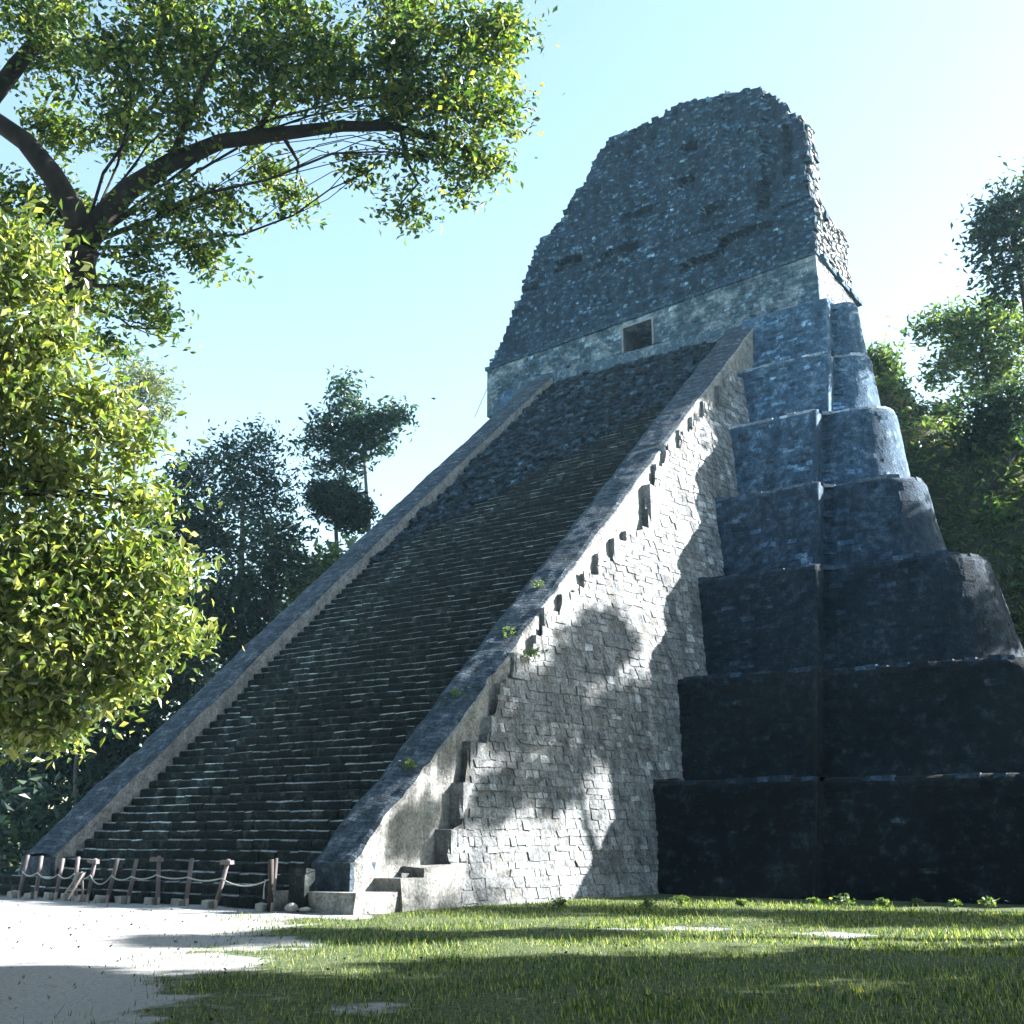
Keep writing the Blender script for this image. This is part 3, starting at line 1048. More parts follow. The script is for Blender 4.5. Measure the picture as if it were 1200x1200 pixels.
gx_ = np.arange(-16.0, 14.0, 0.6); gy_ = np.arange(40.2, 74, 0.6)
PP = np.array([[(x, y, max(-0.3, mound_z(x, y))) for x in gx_] for y in gy_])
mm_ = plain_mat('overgrown_earth', (0.02, 0.028, 0.014), (0.06, 0.065, 0.035), 1.5, 0.95, (1, 1, 1), 0.1)
tag(link('hill', grid_mesh('hill', PP, smooth=True), mm_), kind='structure')


# ------------------------------------------------------------------ leaves, trees
def leaf_mesh(name, C_, size, mat_dirs=None, aspect=0.42, droop=0.0, seed=0, fold=True, upbias=0.3):
    """one mesh of many small folded leaves; C_ (n,3) centres"""
    r = np.random.default_rng(seed)
    n = len(C_)
    d = r.normal(size=(n, 3)); d[:, 2] = d[:, 2] * 0.7 - droop
    d /= np.linalg.norm(d, axis=1)[:, None]
    nn = r.normal(size=(n, 3)); nn[:, 2] += upbias
    sdv = np.cross(d, nn); sdv /= (np.linalg.norm(sdv, axis=1)[:, None] + 1e-9)
    nrm = np.cross(sdv, d)
    L = size * r.uniform(0.6, 1.35, n)[:, None]
    W = L * aspect
    base = C_ - d * L * 0.5
    tip = C_ + d * L * 0.5 - nrm * L * 0.10
    mid = C_ - d * L * 0.05
    if fold:
        v0 = base; v1 = mid + sdv * W * 0.5 + nrm * W * 0.14; v2 = tip; v3 = mid - sdv * W * 0.5 + nrm * W * 0.14
        V = np.stack([v0, v1, v2, v3], 1).reshape(-1, 3)
        i0 = np.arange(n) * 4
        F = np.stack([np.stack([i0, i0 + 1, i0 + 2], 1), np.stack([i0, i0 + 2, i0 + 3], 1)], 1).reshape(-1, 3)
    return mesh_np(name, V, F)


def crown_points(blobs, n, clump_r, per, seed, shell=0.55):
    r = np.random.default_rng(seed)
    vol = np.array([(b[3] * b[4] * b[5]) ** (2 / 3) for b in blobs])
    out_ = []; cl = []
    for b, v in zip(blobs, vol):
        nl = int(n * v / vol.sum())
        nc = max(2, nl // per)
        d = r.normal(size=(nc, 3)); d /= np.linalg.norm(d, axis=1)[:, None]
        rad = (shell + (1 - shell) * r.random(nc) ** 0.7)[:, None] * r.uniform(0.75, 1.08, nc)[:, None]
        inner = r.random(nc) < 0.22
        rad[inner] *= r.uniform(0.2, 0.8, inner.sum())[:, None]
        c = np.array(b[:3]) + d * rad * np.array(b[3:6])
        cl.append(c)
        k = np.repeat(np.arange(nc), per)
        pr = r.normal(size=(len(k), 3)) * np.array((1, 1, 0.6)) * clump_r * r.uniform(0.6, 1.3, nc)[k][:, None]
        out_.append(c[k] + pr)
    return np.concatenate(out_), np.concatenate(cl)


def limb_curve(a_, b_, r, sag=0.1, n=6):
    a_ = np.array(a_, float); b_ = np.array(b_, float)
    L = np.linalg.norm(b_ - a_)
    off = r.normal(size=3) * L * sag
    pts = []
    for k in range(n + 1):
        f = k / n
        p_ = a_ + (b_ - a_) * f + off * math.sin(math.pi * f) + r.normal(size=3) * L * 0.012
        p_[2] += 0.10 * L * math.sin(math.pi * f)
        pts.append(p_)
    pts[0] = a_
    return pts


def tree(name, label, group, base, trunk, rads, blobs, n, size, leaf, bark, seed, clump=0.5, per=14, shell=0.5, limbs=None,
         twigs=0, aspect=0.42, droop=0.0, cat='tree', limbr=0.35, extra=None, upbias=0.3):
    """trunk: list of points; rads: radii; blobs: crown lobes (x,y,z,rx,ry,rz), all in world metres"""
    r = np.random.default_rng(seed)
    root = empty(name, base)
    tag(root, label, cat, group)
    tb = MB()
    tb.tube(trunk, rads, 10, wob=0.25)
    if extra:
        for pts, rr in extra: tb.tube(pts, rr, 9, wob=0.25)
    pts, cl = crown_points(blobs, n, clump, per, seed, shell)
    tp = np.array(trunk, float)
    # limbs from the trunk to the lobes
    for b in (blobs if limbs is None else limbs):
        c = np.array(b[:3])
        q = min(range(len(tp)), key=lambda k: np.linalg.norm(tp[k] - c) + (5 if k < len(tp) * 0.4 else 0))
        lr = rads[q] * limbr
        lp = limb_curve(tp[q], c, r)
        tb.tube(lp, list(np.linspace(lr, lr * 0.35, len(lp))), 6, wob=0.2)
        if twigs:
            near_ = cl[np.argsort(np.linalg.norm(cl - c, axis=1))[:twigs]]
            for e in near_:
                s_ = lp[r.integers(2, len(lp))]
                tl = limb_curve(s_, e, r, 0.08, 3)
                tb.tube(tl, list(np.linspace(lr * 0.3, 0.012, len(tl))), 4)
    tb.build('trunk', bark, root, smooth=True)
    me_ = leaf_mesh('crown', pts, size, aspect=aspect, droop=droop, seed=seed + 1, upbias=upbias)
    link('crown', me_, leaf, root)
    return root


def D(px, py, dist):
    """a point seen in that direction at that depth: used only to read positions off the survey"""
    F_ = 1290.0
    t_, y_ = R(16.2), R(34.2)
    fw = np.array((-math.sin(y_) * math.cos(t_), math.cos(y_) * math.cos(t_), math.sin(t_)))
    rt_ = np.array((math.cos(y_), math.sin(y_), 0))
    up_ = np.cross(rt_, fw)
    p_ = np.array((0, 0, 1.7)) + dist * (fw + rt_ * (px - 600) / F_ - up_ * (py - 600) / F_)
    return tuple(p_)


def lobe(px, py, dist, rx, ry=None, rz=None, dd=0):
    s_ = dist / 1290.0
    rx = rx * s_
    ry = rx if ry is None else ry * s_
    return (*D(px, py, dist + dd), rx, ry * 1.0, rx if rz is None else rz * s_)


# overhanging tree, top left: trunk leans in from outside the frame
dA = 24
trunkA = [(-26.6, 12.2, -0.2), (-25.6, 12.2, 3.0), (-24.2, 12.2, 6.5), (-22.6, 12.3, 9.6), D(20, 430, dA), D(85, 335, dA), D(95, 290, dA)]
radA = [0.62, 0.55, 0.50, 0.47, 0.44, 0.41, 0.40]
brA = [D(95, 290, dA), D(115, 262, dA), D(150, 225, dA), D(200, 190, dA), D(260, 165, dA), D(330, 157, dA), D(400, 148, dA), D(460, 148, dA), D(530, 168, dA), D(575, 190, dA)]
brA_r = [0.30, 0.27, 0.235, 0.20, 0.175, 0.15, 0.125, 0.10, 0.06, 0.03]
brB = [D(95, 290, dA), D(88, 250, dA), D(62, 205, dA), D(30, 165, dA), D(-20, 130, dA)]
brC = [D(-20, 130, dA + 0.6), D(18, 78, dA + 0.6), D(50, 40, dA + 0.6), D(75, 5, dA + 0.6), D(100, -60, dA + 0.6)]
brD = [D(430, 147, dA), D(480, 132, dA + .3), D(520, 95, dA + .5), D(560, 60, dA + .6)]
brE = [D(200, 190, dA), D(215, 150, dA - .5), D(240, 90, dA - 1), D(270, 40, dA - 1)]
brF = [D(470, 150, dA), D(475, 185, dA), D(490, 215, dA), D(460, 250, dA)]
brG = [D(300, 160, dA), D(320, 120, dA + .4), D(360, 80, dA + .8), D(390, 30, dA + 1)]
brH = [D(105, 290, dA), D(112, 335, dA - .3), D(150, 335, dA - .6), D(195, 350, dA - .8)]
brI = [D(330, 157, dA), D(350, 190, dA + .5), D(345, 225, dA + .6)]
lobA = [lobe(60, 60, dA, 75, dd=0.8), lobe(60, 150, dA, 60, dd=1.5), lobe(140, 60, dA, 85, dd=-0.5), lobe(150, 150, dA, 70, dd=1.2), lobe(230, 60, dA, 85, dd=0.5), lobe(210, 130, dA, 60, dd=-0.6),
        lobe(310, 60, dA, 80, dd=-0.5), lobe(290, 120, dA, 55, dd=0.8), lobe(390, 60, dA, 75, dd=0.5), lobe(380, 105, dA, 55, dd=-0.5), lobe(470, 60, dA, 80, dd=-.3), lobe(460, 115, dA, 60, dd=0.4),
        lobe(545, 60, dA, 75, dd=.2), lobe(590, 60, dA, 48), lobe(540, 120, dA, 70, dd=-.3), lobe(590, 130, dA, 42), lobe(570, 190, dA, 42), lobe(510, 185, dA, 55), lobe(545, 215, dA, 30),
        lobe(480, 245, dA, 38, rz=28), lobe(430, 195, dA, 36, rz=22), lobe(345, 235, dA, 42, rz=26, dd=.6), lobe(310, 200, dA, 40, dd=.8), lobe(265, 240, dA, 45, dd=.5),
        lobe(200, 240, dA, 55, dd=-.6), lobe(240, 300, dA, 55, rz=36, dd=-.3), lobe(160, 300, dA, 50, dd=-.8), lobe(170, 360, dA, 48, rz=32, dd=-.8), lobe(130, 410, dA, 34, dd=-.4), lobe(190, 385, dA, 24, rz=16, dd=-.8),
        lobe(60, 250, dA, 55, dd=1.4), lobe(110, 345, dA, 40, dd=0.6), lobe(90, 250, dA, 45, dd=1.6), lobe(15, 235, dA, 50, dd=1.0), lobe(20, 300, dA, 50, dd=1.2), lobe(40, 10, dA, 60), lobe(330, 10, dA, 70), lobe(480, 10, dA, 70), lobe(200, 5, dA, 70), lobe(580, 20, dA, 45)]
tree('overhanging_tree', 'big dark-limbed tree arching from the left across the sky', None, (-26.6, 12.2, 0), trunkA, radA, lobA, 36000, 0.17, M['leafA'], M['bark'], 11,
     clump=0.21, per=18, shell=0.15, limbs=lobA[2:33:3], twigs=7, limbr=0.10, aspect=0.5, droop=0.35,
     extra=[(brA, brA_r), (brB, [0.30, 0.28, 0.25, 0.22, 0.18]), (brC, [0.2, 0.19, 0.16, 0.13, 0.08]), (brD, [.08, .065, .045, .02]), (brE, [.09, .07, .05, .02]), (brF, [.05, .04, .03, .012]), (brG, [.08, .06, .04, .02]),
            (brH, [.07, .055, .04, .015]), (brI, [.05, .035, .012])])

# bright tree on the left, in full sun
dB = 17.5
trunkB = [(-19.6, 9.0, -0.2), (-19.3, 9.0, 2.0), (-18.8, 9.0, 4.0), (-18.2, 9.1, 6.5), (-17.6, 9.2, 9.0), (-17.2, 9.2, 11.0)]
lobB = [lobe(30, 330, dB, 55), lobe(25, 290, dB, 45), lobe(60, 400, dB, 50), lobe(20, 460, dB, 75), lobe(110, 470, dB, 50, rz=45), lobe(60, 550, dB, 80, dd=.5), lobe(150, 520, dB, 40, rz=36), lobe(165, 590, dB, 42, dd=.4, rz=30),
        lobe(60, 640, dB, 80), lobe(140, 660, dB, 65), lobe(195, 670, dB, 40, rz=36), lobe(60, 730, dB, 85, dd=-.4), lobe(150, 740, dB, 65), lobe(200, 740, dB, 38), lobe(50, 810, dB, 65, rz=45), lobe(130, 800, dB, 60, rz=34),
        lobe(40, 855, dB, 50, rz=30), lobe(75, 850, dB, 35, rz=22), lobe(-30, 400, dB, 70), lobe(-40, 560, dB, 80), lobe(-40, 720, dB, 90), lobe(-30, 840, dB, 60)]
tree('bright_tree', 'sunlit yellow-green broadleaf tree at the left of the stairway', None, (-19.6, 9.0, 0), trunkB, [0.28, 0.25, 0.22, 0.18, 0.12, 0.06], lobB, 25000, 0.175, M['leafB'], M['bark'], 23,
     clump=0.27, per=9, shell=0.1, twigs=8, limbr=0.32, aspect=0.5, droop=0.7, upbias=0.9)


# trees behind the stairway, left
def simple(name, label, group, px, dist, base_px_y, lobes, n, size, leaf, bark, seed, tr=0.28, lean=0.0, **kw):
    top = np.array(lobes[0][:3])
    b = np.array(D(px, base_px_y, dist)); b[2] = -0.2
    mid_ = (b + top) / 2 + np.array((lean, 0, 0))
    tk = [tuple(b), tuple(b * 0.7 + mid_ * 0.3), tuple(mid_), tuple(mid_ * 0.5 + top * 0.5), tuple(top)]
    return tree(name, label, group, (b[0], b[1], 0), tk, [tr, tr * 0.85, tr * 0.7, tr * 0.5, tr * 0.25], lobes, n, size, leaf, bark, seed, **kw)


G1 = 'forest trees behind the stairway'
simple('forest_tree', 'tall airy blue-green tree with pale stem behind the left balustrade', G1, 290, 58, 800,
       [lobe(285, 560, 58, 34), lobe(300, 525, 58, 30), lobe(265, 530, 58, 28), lobe(320, 560, 58, 26), lobe(300, 600, 58, 36), lobe(255, 580, 58, 26), lobe(330, 590, 58, 20)], 3400, 0.34, M['leafD'], M['bark_pale'], 31, tr=0.32,
       clump=0.55, per=10, shell=0.35, twigs=5)
simple('forest_tree', 'dark spreading tree between the bright tree and the airy one', G1, 230, 52, 820,
       [lobe(220, 560, 52, 26), lobe(195, 600, 52, 24), lobe(240, 610, 52, 30), lobe(215, 630, 52, 30), lobe(260, 640, 52, 28), lobe(180, 640, 52, 26), lobe(200, 690, 52, 30), lobe(245, 540, 52, 12)], 5200, 0.34, M['leafC'], M['bark'], 32, tr=0.3,
       clump=0.55, per=16, shell=0.4)
simple('forest_tree', 'dense dark rounded tree hard behind the left balustrade', G1, 320, 50, 820,
       [lobe(320, 640, 50, 34), lobe(345, 625, 50, 20), lobe(300, 680, 50, 38), lobe(345, 665, 50, 24), lobe(265, 700, 50, 40), lobe(310, 720, 50, 36), lobe(240, 740, 50, 36), lobe(280, 760, 50, 36)], 6500, 0.32, M['leafC'], M['bark'], 33, tr=0.3,
       clump=0.5, per=18, shell=0.45)
simple('lone_tree', 'lone slender tree with forked pale stem above the balustrade', None, 445, 66, 700,
       [lobe(425, 505, 66, 34), lobe(405, 470, 66, 22), lobe(385, 500, 66, 24), lobe(455, 490, 66, 24), lobe(400, 530, 66, 28), lobe(440, 520, 66, 20), lobe(365, 520, 66, 14), lobe(372, 545, 66, 12), lobe(410, 550, 66, 16), lobe(405, 450, 66, 12), lobe(468, 484, 66, 13)],
       5200, 0.38, M['leafD'], M['bark_pale'], 34, tr=0.26, clump=0.45, per=14, shell=0.4, lean=0.7, twigs=4)
simple('round_crowned_tree', 'small tree with tight dark rounded crown below the lone tree', None, 408, 60, 700,
       [lobe(392, 588, 60, 30, rz=24), lobe(410, 600, 60, 25, rz=24), lobe(378, 580, 60, 18, rz=18)], 7500, 0.30, M['leafC'], M['bark_pale'], 35, tr=0.32, clump=0.35, per=20, shell=0.6, lean=0.6)
simple('pale_tree', 'faint grey-green feathery tree under the overhanging branch', None, 150, 85, 800,
       [lobe(165, 440, 85, 30), lobe(185, 455, 85, 22), lobe(175, 490, 85, 24), lobe(150, 470, 85, 26), lobe(190, 480, 85, 14)], 2600, 0.42, M['leafF'], M['bark_pale'], 36, tr=0.4, clump=0.7, per=10, shell=0.3)
for k, (px, dist, lo, n, lab) in enumerate([
        (60, 46, [(40, 900, 60), (90, 870, 50), (20, 960, 50), (80, 950, 50)], 5200, 'shadowed tree low down beside the foot of the stairs'),
        (160, 48, [(150, 840, 50), (190, 800, 45), (130, 900, 45), (215, 760, 34)], 5200, 'shadowed tree under the bright tree, halfway along the balustrade'),
        (120, 60, [(110, 760, 60), (60, 680, 70), (150, 700, 50), (40, 800, 60)], 5200, 'dark tree seen through gaps in the bright tree'),
        (20, 58, [(0, 820, 60), (10, 900, 60), (-10, 740, 60)], 4200, 'dark tree at the far left edge'),
        (375, 56, [(372, 668, 18), (392, 655, 12), (350, 690, 18)], 1500, 'light green bush poking over the balustrade')]):
    lb = [lobe(a_, b_, dist, c_) for a_, b_, c_ in lo]
    simple('forest_tree', lab, G1, px, dist, 900, lb, n, 0.34, M['leafE'] if k == 4 else M['leafC'], M['bark'], 40 + k, tr=0.25, clump=0.5, per=16, shell=0.4)
# a thin pale stem in the dark wood
st_ = MB(); st_.tube([D(88, 960, 40), D(88, 900, 40), D(92, 870, 40), D(90, 845, 40)], [0.07, 0.06, 0.05, 0.03], 6)
o = st_.build('sapling_stem', M['bark_pale'], None); tag(o, 'thin pale sapling stem in the dark wood left of the stairs', 'sapling')

# dark undergrowth along the left of the stairway
up_ = []
r_ = np.random.default_rng(77)
for k in range(5200):
    y = r_.uniform(18, 52); x = -31.6 - abs(r_.normal(0, 4.5)) - 0.3
    hmax = 2.2 + 2.0 * (mnoise.noise(Vector((x * 0.3, y * 0.3, 0))) + 0.5)
    up_.append((x, y, r_.uniform(0.05, max(0.4, hmax))))
tag(link('undergrowth', leaf_mesh('undergrowth', np.array(up_), 0.42, seed=5), M['leafC']), 'dark shrubby undergrowth beside the stairway', 'undergrowth', kind='stuff')

# the forest farther off, one mass
fp = []
for k in range(22000):
    a_ = r_.uniform(R(30), R(75)); d_ = r_.uniform(88, 120)
    x, y = -math.sin(a_) * d_, math.cos(a_) * d_
    hm = 23 + 7 * mnoise.noise(Vector((x * 0.09, y * 0.09, 2))) + 3 * mnoise.noise(Vector((x * 0.3, y * 0.3, 5)))
    fp.append((x, y, hm * r_.random() ** 0.6))
tag(link('forest', leaf_mesh('forest', np.array(fp), 1.1, aspect=0.6, seed=15), M['leafC']), 'dark forest far behind the left side of the stairway', 'forest', kind='stuff')

# right-hand trees
G2 = 'trees on the overgrown mound'
simple('mound_tree', 'dark clump of foliage high at the right edge', G2, 1250, 52, 620,
       [lobe(1185, 260, 52, 40), lobe(1165, 245, 52, 24), lobe(1150, 285, 52, 24), lobe(1175, 310, 52, 26), lobe(1210, 230, 52, 36), lobe(1170, 345, 52, 20), lobe(1220, 300, 52, 50)], 5200, 0.34, M['leafC'], M['bark'], 51, tr=0.3, clump=0.45, per=16, shell=0.4)
simple('mound_tree', 'mid green tree reaching left across the sky from the right edge', G2, 1190, 58, 640,
       [lobe(1150, 400, 58, 42), lobe(1085, 385, 58, 20), lobe(1110, 375, 58, 24), lobe(1120, 420, 58, 26), lobe(1100, 440, 58, 18), lobe(1150, 370, 58, 28), lobe(1175, 440, 58, 34), lobe(1195, 390, 58, 40), lobe(1140, 455, 58, 20)], 6000, 0.36, M['leafE'], M['bark'], 52, tr=0.3,
       clump=0.5, per=13, shell=0.35, twigs=4)
simple('mound_tree', 'dark leafy tree filling the right edge behind the terraces', G2, 1178, 50, 660,
       [lobe(1175, 510, 50, 36), lobe(1150, 480, 50, 24), lobe(1150, 530, 50, 24), lobe(1190, 470, 50, 30), lobe(1200, 540, 50, 40), lobe(1130, 510, 50, 14)], 6000, 0.32, M['leafC'], M['bark'], 53, tr=0.22, clump=0.45, per=16, shell=0.4)
lt = MB(); lt.tube([D(1143, 640, 48), D(1150, 605, 48), D(1160, 580, 48), D(1175, 555, 48), D(1190, 530, 48)], [0.2, 0.17, 0.15, 0.13, 0.1], 8, wob=0.2)
o = lt.build('leaning_trunk', M['bark'], None, smooth=True); tag(o, 'bare dark trunk leaning right on the grassy mound', 'trunk')
for k, (px, py, dist, rr, lf, lab) in enumerate([(1030, 425, 60, 22, 'leafE', 'sunlit bush behind the topmost terraces'), (1045, 465, 58, 20, 'leafE', 'bush behind the shoulder of the upper terraces'), (1070, 500, 55, 24, 'leafC', 'dark bush on the mound beside the middle terraces'),
                                                (1100, 525, 54, 24, 'leafE', 'light bush on the mound right of the middle terraces'), (1105, 490, 56, 22, 'leafE', 'pale bush under the gap in the trees'), (1135, 570, 50, 24, 'leafE', 'bush beside the leaning trunk'),
                                                (1175, 610, 47, 24, 'leafE', 'bush right of the leaning trunk')]):
    c = D(px, py, dist)
    lb = [lobe(px, py, dist, rr), lobe(px + 12, py + 10, dist, rr * .7), lobe(px - 8, py + 14, dist, rr * .7)]
    base = (c[0], c[1], min(c[2] - 0.5, mound_z(c[0], c[1]) - 0.2))
    tree('mound_bush', lab, 'bushes on the overgrown mound', base, [base, ((base[0] + c[0]) / 2 + .1, base[1], (base[2] + c[2]) / 2), c], [0.08, 0.06, 0.03], lb, 1700, 0.34, M[lf], M['bark'], 60 + k, clump=0.32, per=12, shell=0.4, cat='bush')
up_ = []
for k in range(16000):
    x = r_.uniform(-15, 10); y = r_.uniform(42, 64)
    z = mound_z(x, y)
    hs = 1.1 + 1.6 * mnoise.noise(Vector((x * 0.35, y * 0.35, 3)))
    if z > 0 and hs > 0.2: up_.append((x, y, z + r_.uniform(0, hs)))
tag(link('shrubs', leaf_mesh('shrubs', np.array(up_), 0.36, seed=18), M['leafE']), 'leafy shrubs covering the mound at right', 'shrubs', kind='stuff')
up_ = []
for k in range(26000):
    x = r_.uniform(-15, 12); y = r_.uniform(41, 66)
    z = mound_z(x, y)
    if z > 0: up_.append((x, y, z + r_.uniform(0.05, 0.5)))
tag(link('dry_grass', leaf_mesh('dry_grass', np.array(up_), 0.6, aspect=0.10, seed=8, upbias=0.0), M['dry']), 'tall dry grass covering the mound at right', 'grass', kind='stuff')

# trees standing right of the picture: they shade the lawn and the flank
G3 = 'shade trees right of the pyramid'


def up_sun(p_, t_, r0, r1=None):
    """a lobe of crown that stands between the point p_ and the sun"""
    c = Vector(p_) + sdir * t_
    return (c.x, c.y, c.z, r0, r0, r1 or r0)


shade = [
    (9, 22, [up_sun((-11.6, 8.2, 0), 26, 1.9, 1.5), up_sun((-8.2, 6.6, 0), 26, 2.2, 1.6), up_sun((-9.6, 9.3, 0), 25, 0.9), up_sun((-5.6, 9.2, 0), 26, 2.4, 1.8), up_sun((-13.6, 8.2, 0), 27, 1.0), up_sun((-7.6, 11.9, 0), 25, 1.0)], 26000, 'tall shade tree nearest the lawn on the right'),
    (14, 29, [up_sun((-6.6, 14.2, 0), 26, 1.9, 1.5), up_sun((-4.0, 17.2, 0), 26, 2.0, 1.6), up_sun((-1.0, 20, 0), 26, 2.2, 1.8), up_sun((-3, 12.2, 0), 26, 2.3, 1.8), up_sun((-0.8, 15.5, 0), 26, 2.4, 1.8), up_sun((-8.9, 13.0, 0), 25, 0.9)], 26000, 'broad shade tree behind the nearest one'),
    (6, 29, [up_sun((-15.1, 13.5, 0), 26, 0.75, 0.6), up_sun((-14.3, 15.3, 0), 26, 0.8, 0.6), up_sun((-12.6, 15.6, 0), 26, 0.6), up_sun((-11, 17.5, 0), 26, 0.6)], 5000, 'slim shade tree right of the lowest terraces'),
    (9, 37, [up_sun((-9, 24.6, 0), 26, 1.0), up_sun((-6.5, 25.5, 0), 26, 0.9), up_sun((-4, 25.5, 0), 26, 1.2), up_sun((-11.5, 23.5, 0), 26, 0.6), up_sun((-7, 23.2, 0), 26, 0.7)], 5000, 'shade tree opposite the seam of the terraces'),
    (6, 46, [up_sun((-16, 31.5, 2.5), 30, 1.8), up_sun((-16, 30.2, 5.2), 30, 1.1), up_sun((-16, 30.6, 8.0), 30, 1.0), up_sun((-16, 28.4, 6.3), 30, 0.7), up_sun((-16, 27.4, 3.6), 30, 0.65), up_sun((-16, 29.6, 0.8), 30, 0.7), up_sun((-17, 26, 4.6), 30, 0.5),
             up_sun((-17, 24.6, 2.8), 30, 0.45), up_sun((-17.7, 23.4, 4.2), 30, 0.7), up_sun((-16.2, 33, 6.2), 30, 0.9), up_sun((-17.5, 22, 2.0), 30, 0.5), up_sun((-17.7, 24.6, 5.6), 30, 0.6)], 17000, 'tall shade tree beside the pyramid corner'),
    (17, 41, [up_sun((-5, 30, 6), 32, 2.0), up_sun((-3.5, 33, 9), 32, 2.2), up_sun((-8, 35, 12), 32, 1.2), up_sun((-2, 28, 3), 32, 2.2), up_sun((-6, 36.5, 14), 32, 1.5)], 3600, 'tall shade tree set back on the right')]
tall = [up_sun(g_, t_, r_0) for g_, t_, r_0 in (((-8, 5.5, 0), 36, 3.2), ((-4, 3.5, 0), 40, 3.6), ((-4, 8.5, 0), 38, 3.4), ((0, 7.5, 0), 44, 3.6), ((-1, 12.5, 0), 38, 3.4), ((2.5, 11.5, 0), 46, 3.6), ((3, 17.5, 0), 40, 3.4), ((6, 14.5, 0), 48, 3.6), ((-7, 2, 0), 46, 3.6))]  # crown lobes added out of view to cut the glow round the sun
shade.append((24, 36, tall, 24000, 'tallest shade tree, unseen, added to block sky glow over the lawn'))
for k, (bx, by, lo, n, lab) in enumerate(shade):
    cm_ = np.mean([b[:3] for b in lo], 0)
    tree('shade_tree', lab, G3, (bx, by, 0), [(bx, by, -0.2), (bx, by, 4), (bx * .7 + cm_[0] * .3, by * .7 + cm_[1] * .3, 8), (bx * .3 + cm_[0] * .7, by * .3 + cm_[1] * .7, cm_[2] * .75), tuple(cm_)], [0.4, 0.34, 0.28, 0.2, 0.12], lo, n, 0.42, M['leafC'], M['bark'], 80 + k, clump=0.36, per=14, shell=0.2, limbr=0.3)

# foliage added unseen behind, beside and above the viewpoint to cut the sky light
fp = []
for k in range(34000):
    a_ = r_.uniform(R(74), R(284)); d_ = r_.uniform(14, 28)
    x, y = math.sin(a_) * d_, math.cos(a_) * d_
    hm = 23 + 6 * mnoise.noise(Vector((x * 0.12, y * 0.12, 2))) + 3 * mnoise.noise(Vector((x * 0.4, y * 0.4, 5)))
    fp.append((x, y, hm * r_.random() ** 0.8))
for k in range(20000):  # overhead canopy, out of view, put in to darken the near lawn
    x = r_.uniform(-9, 13); y = r_.uniform(-14, 6)
    if math.hypot(x, y) < 15 and (-0.56 * x + 0.83 * y) < 6.0:
        fp.append((x, y, r_.uniform(14, 19)))
tag(link('added_jungle', leaf_mesh('added_jungle', np.array(fp), 0.95, aspect=0.6, seed=16), M['leafC']), 'foliage added unseen round and above the viewpoint to dim sky light', 'added_jungle', kind='stuff')

# ------------------------------------------------------------------ grass on the lawn
r_ = np.random.default_rng(5)
n = 230000
# denser near the camera
t_ = r_.random(n)
gy0 = 6.5 + 21.0 * t_ ** 1.35
gx0 = -34 + 36 * r_.random(n)
gxv = gx0; gyv = gy0
# keep what the lawn in view needs
ang = np.degrees(np.arctan2(-gxv, gyv)) - 34.2
keep = (np.abs(ang) < 31) & (gyv < 28.2)
gxv, gyv = gxv[keep], gyv[keep]
gmv = grass_mask(gxv, gyv) if len(gxv) < 1 else None
# mask looked up on a coarse grid for speed
mx0, my0, stp_ = -36.0, 5.0, 0.2
mgx = np.arange(mx0, 4, stp_); mgy = np.arange(my0, 30, stp_)
MGX, MGY = np.meshgrid(mgx, mgy, indexing='ij')
MG = grass_mask(MGX, MGY)
ii = np.clip(((gxv - mx0) / stp_).astype(int), 0, len(mgx) - 1); jj = np.clip(((gyv - my0) / stp_).astype(int), 0, len(mgy) - 1)
gmv = MG[ii, jj]
inpyr = ((gyv > 19.0) & (gxv < -16.6)) | ((gyv > 20.3) & (gxv < -17.2 + 2.1 * np.clip((gyv - 20.5) / 8.5, 0, 1)))
keep = (r_.random(len(gxv)) < gmv ** 1.3) & ~inpyr
gxv, gyv = gxv[keep], gyv[keep]
n = len(gxv)
az = r_.uniform(0, 2 * math.pi, n)
hgt = r_.uniform(0.03, 0.085, n) * (1 + 0.8 * (r_.random(n) < 0.06)) * (1 + 0.9 * np.clip((gyv - 26.5) / 1.5, 0, 1))
wid = r_.uniform(0.004, 0.009, n) * (1 + (gyv - 8) * 0.05)
ln = r_.uniform(0.2, 0.9, n) * hgt
bx_, by_ = np.cos(az), np.sin(az)
gz0 = 0.05 * 0 - 0.03
v0 = np.stack([gxv - by_ * wid, gyv + bx_ * wid, np.full(n, gz0 - 0.02)], 1)
v1 = np.stack([gxv + by_ * wid, gyv - bx_ * wid, np.full(n, gz0 - 0.02)], 1)
v2 = np.stack([gxv + bx_ * ln, gyv + by_ * ln, gz0 + hgt], 1)
V = np.stack([v0, v1, v2], 1).reshape(-1, 3)
F = np.arange(3 * n).reshape(n, 3)
tag(link('grass', mesh_np('grass', V, F), M['grass']), 'short green lawn grass in front of the pyramid', 'grass', kind='stuff')


lp = []
for k in range(800):
    y = 6.5 + 13 * r_.random() ** 1.3; x = -30 + 30 * r_.random()
    lp.append((x, y, 0.012))
lm_ = leaf_mesh('leaf_litter', np.array(lp), 0.055, aspect=0.6, seed=19)
for v in lm_.vertices: v.co.z = 0.0 + 0.02 * (v.index % 3)
tag(link('leaf_litter', lm_, plain_mat('dead_leaf', (0.05, 0.035, 0.02), (0.13, 0.095, 0.06), 3)), 'scattered dead leaves on the sand and lawn', 'leaves', kind='stuff')


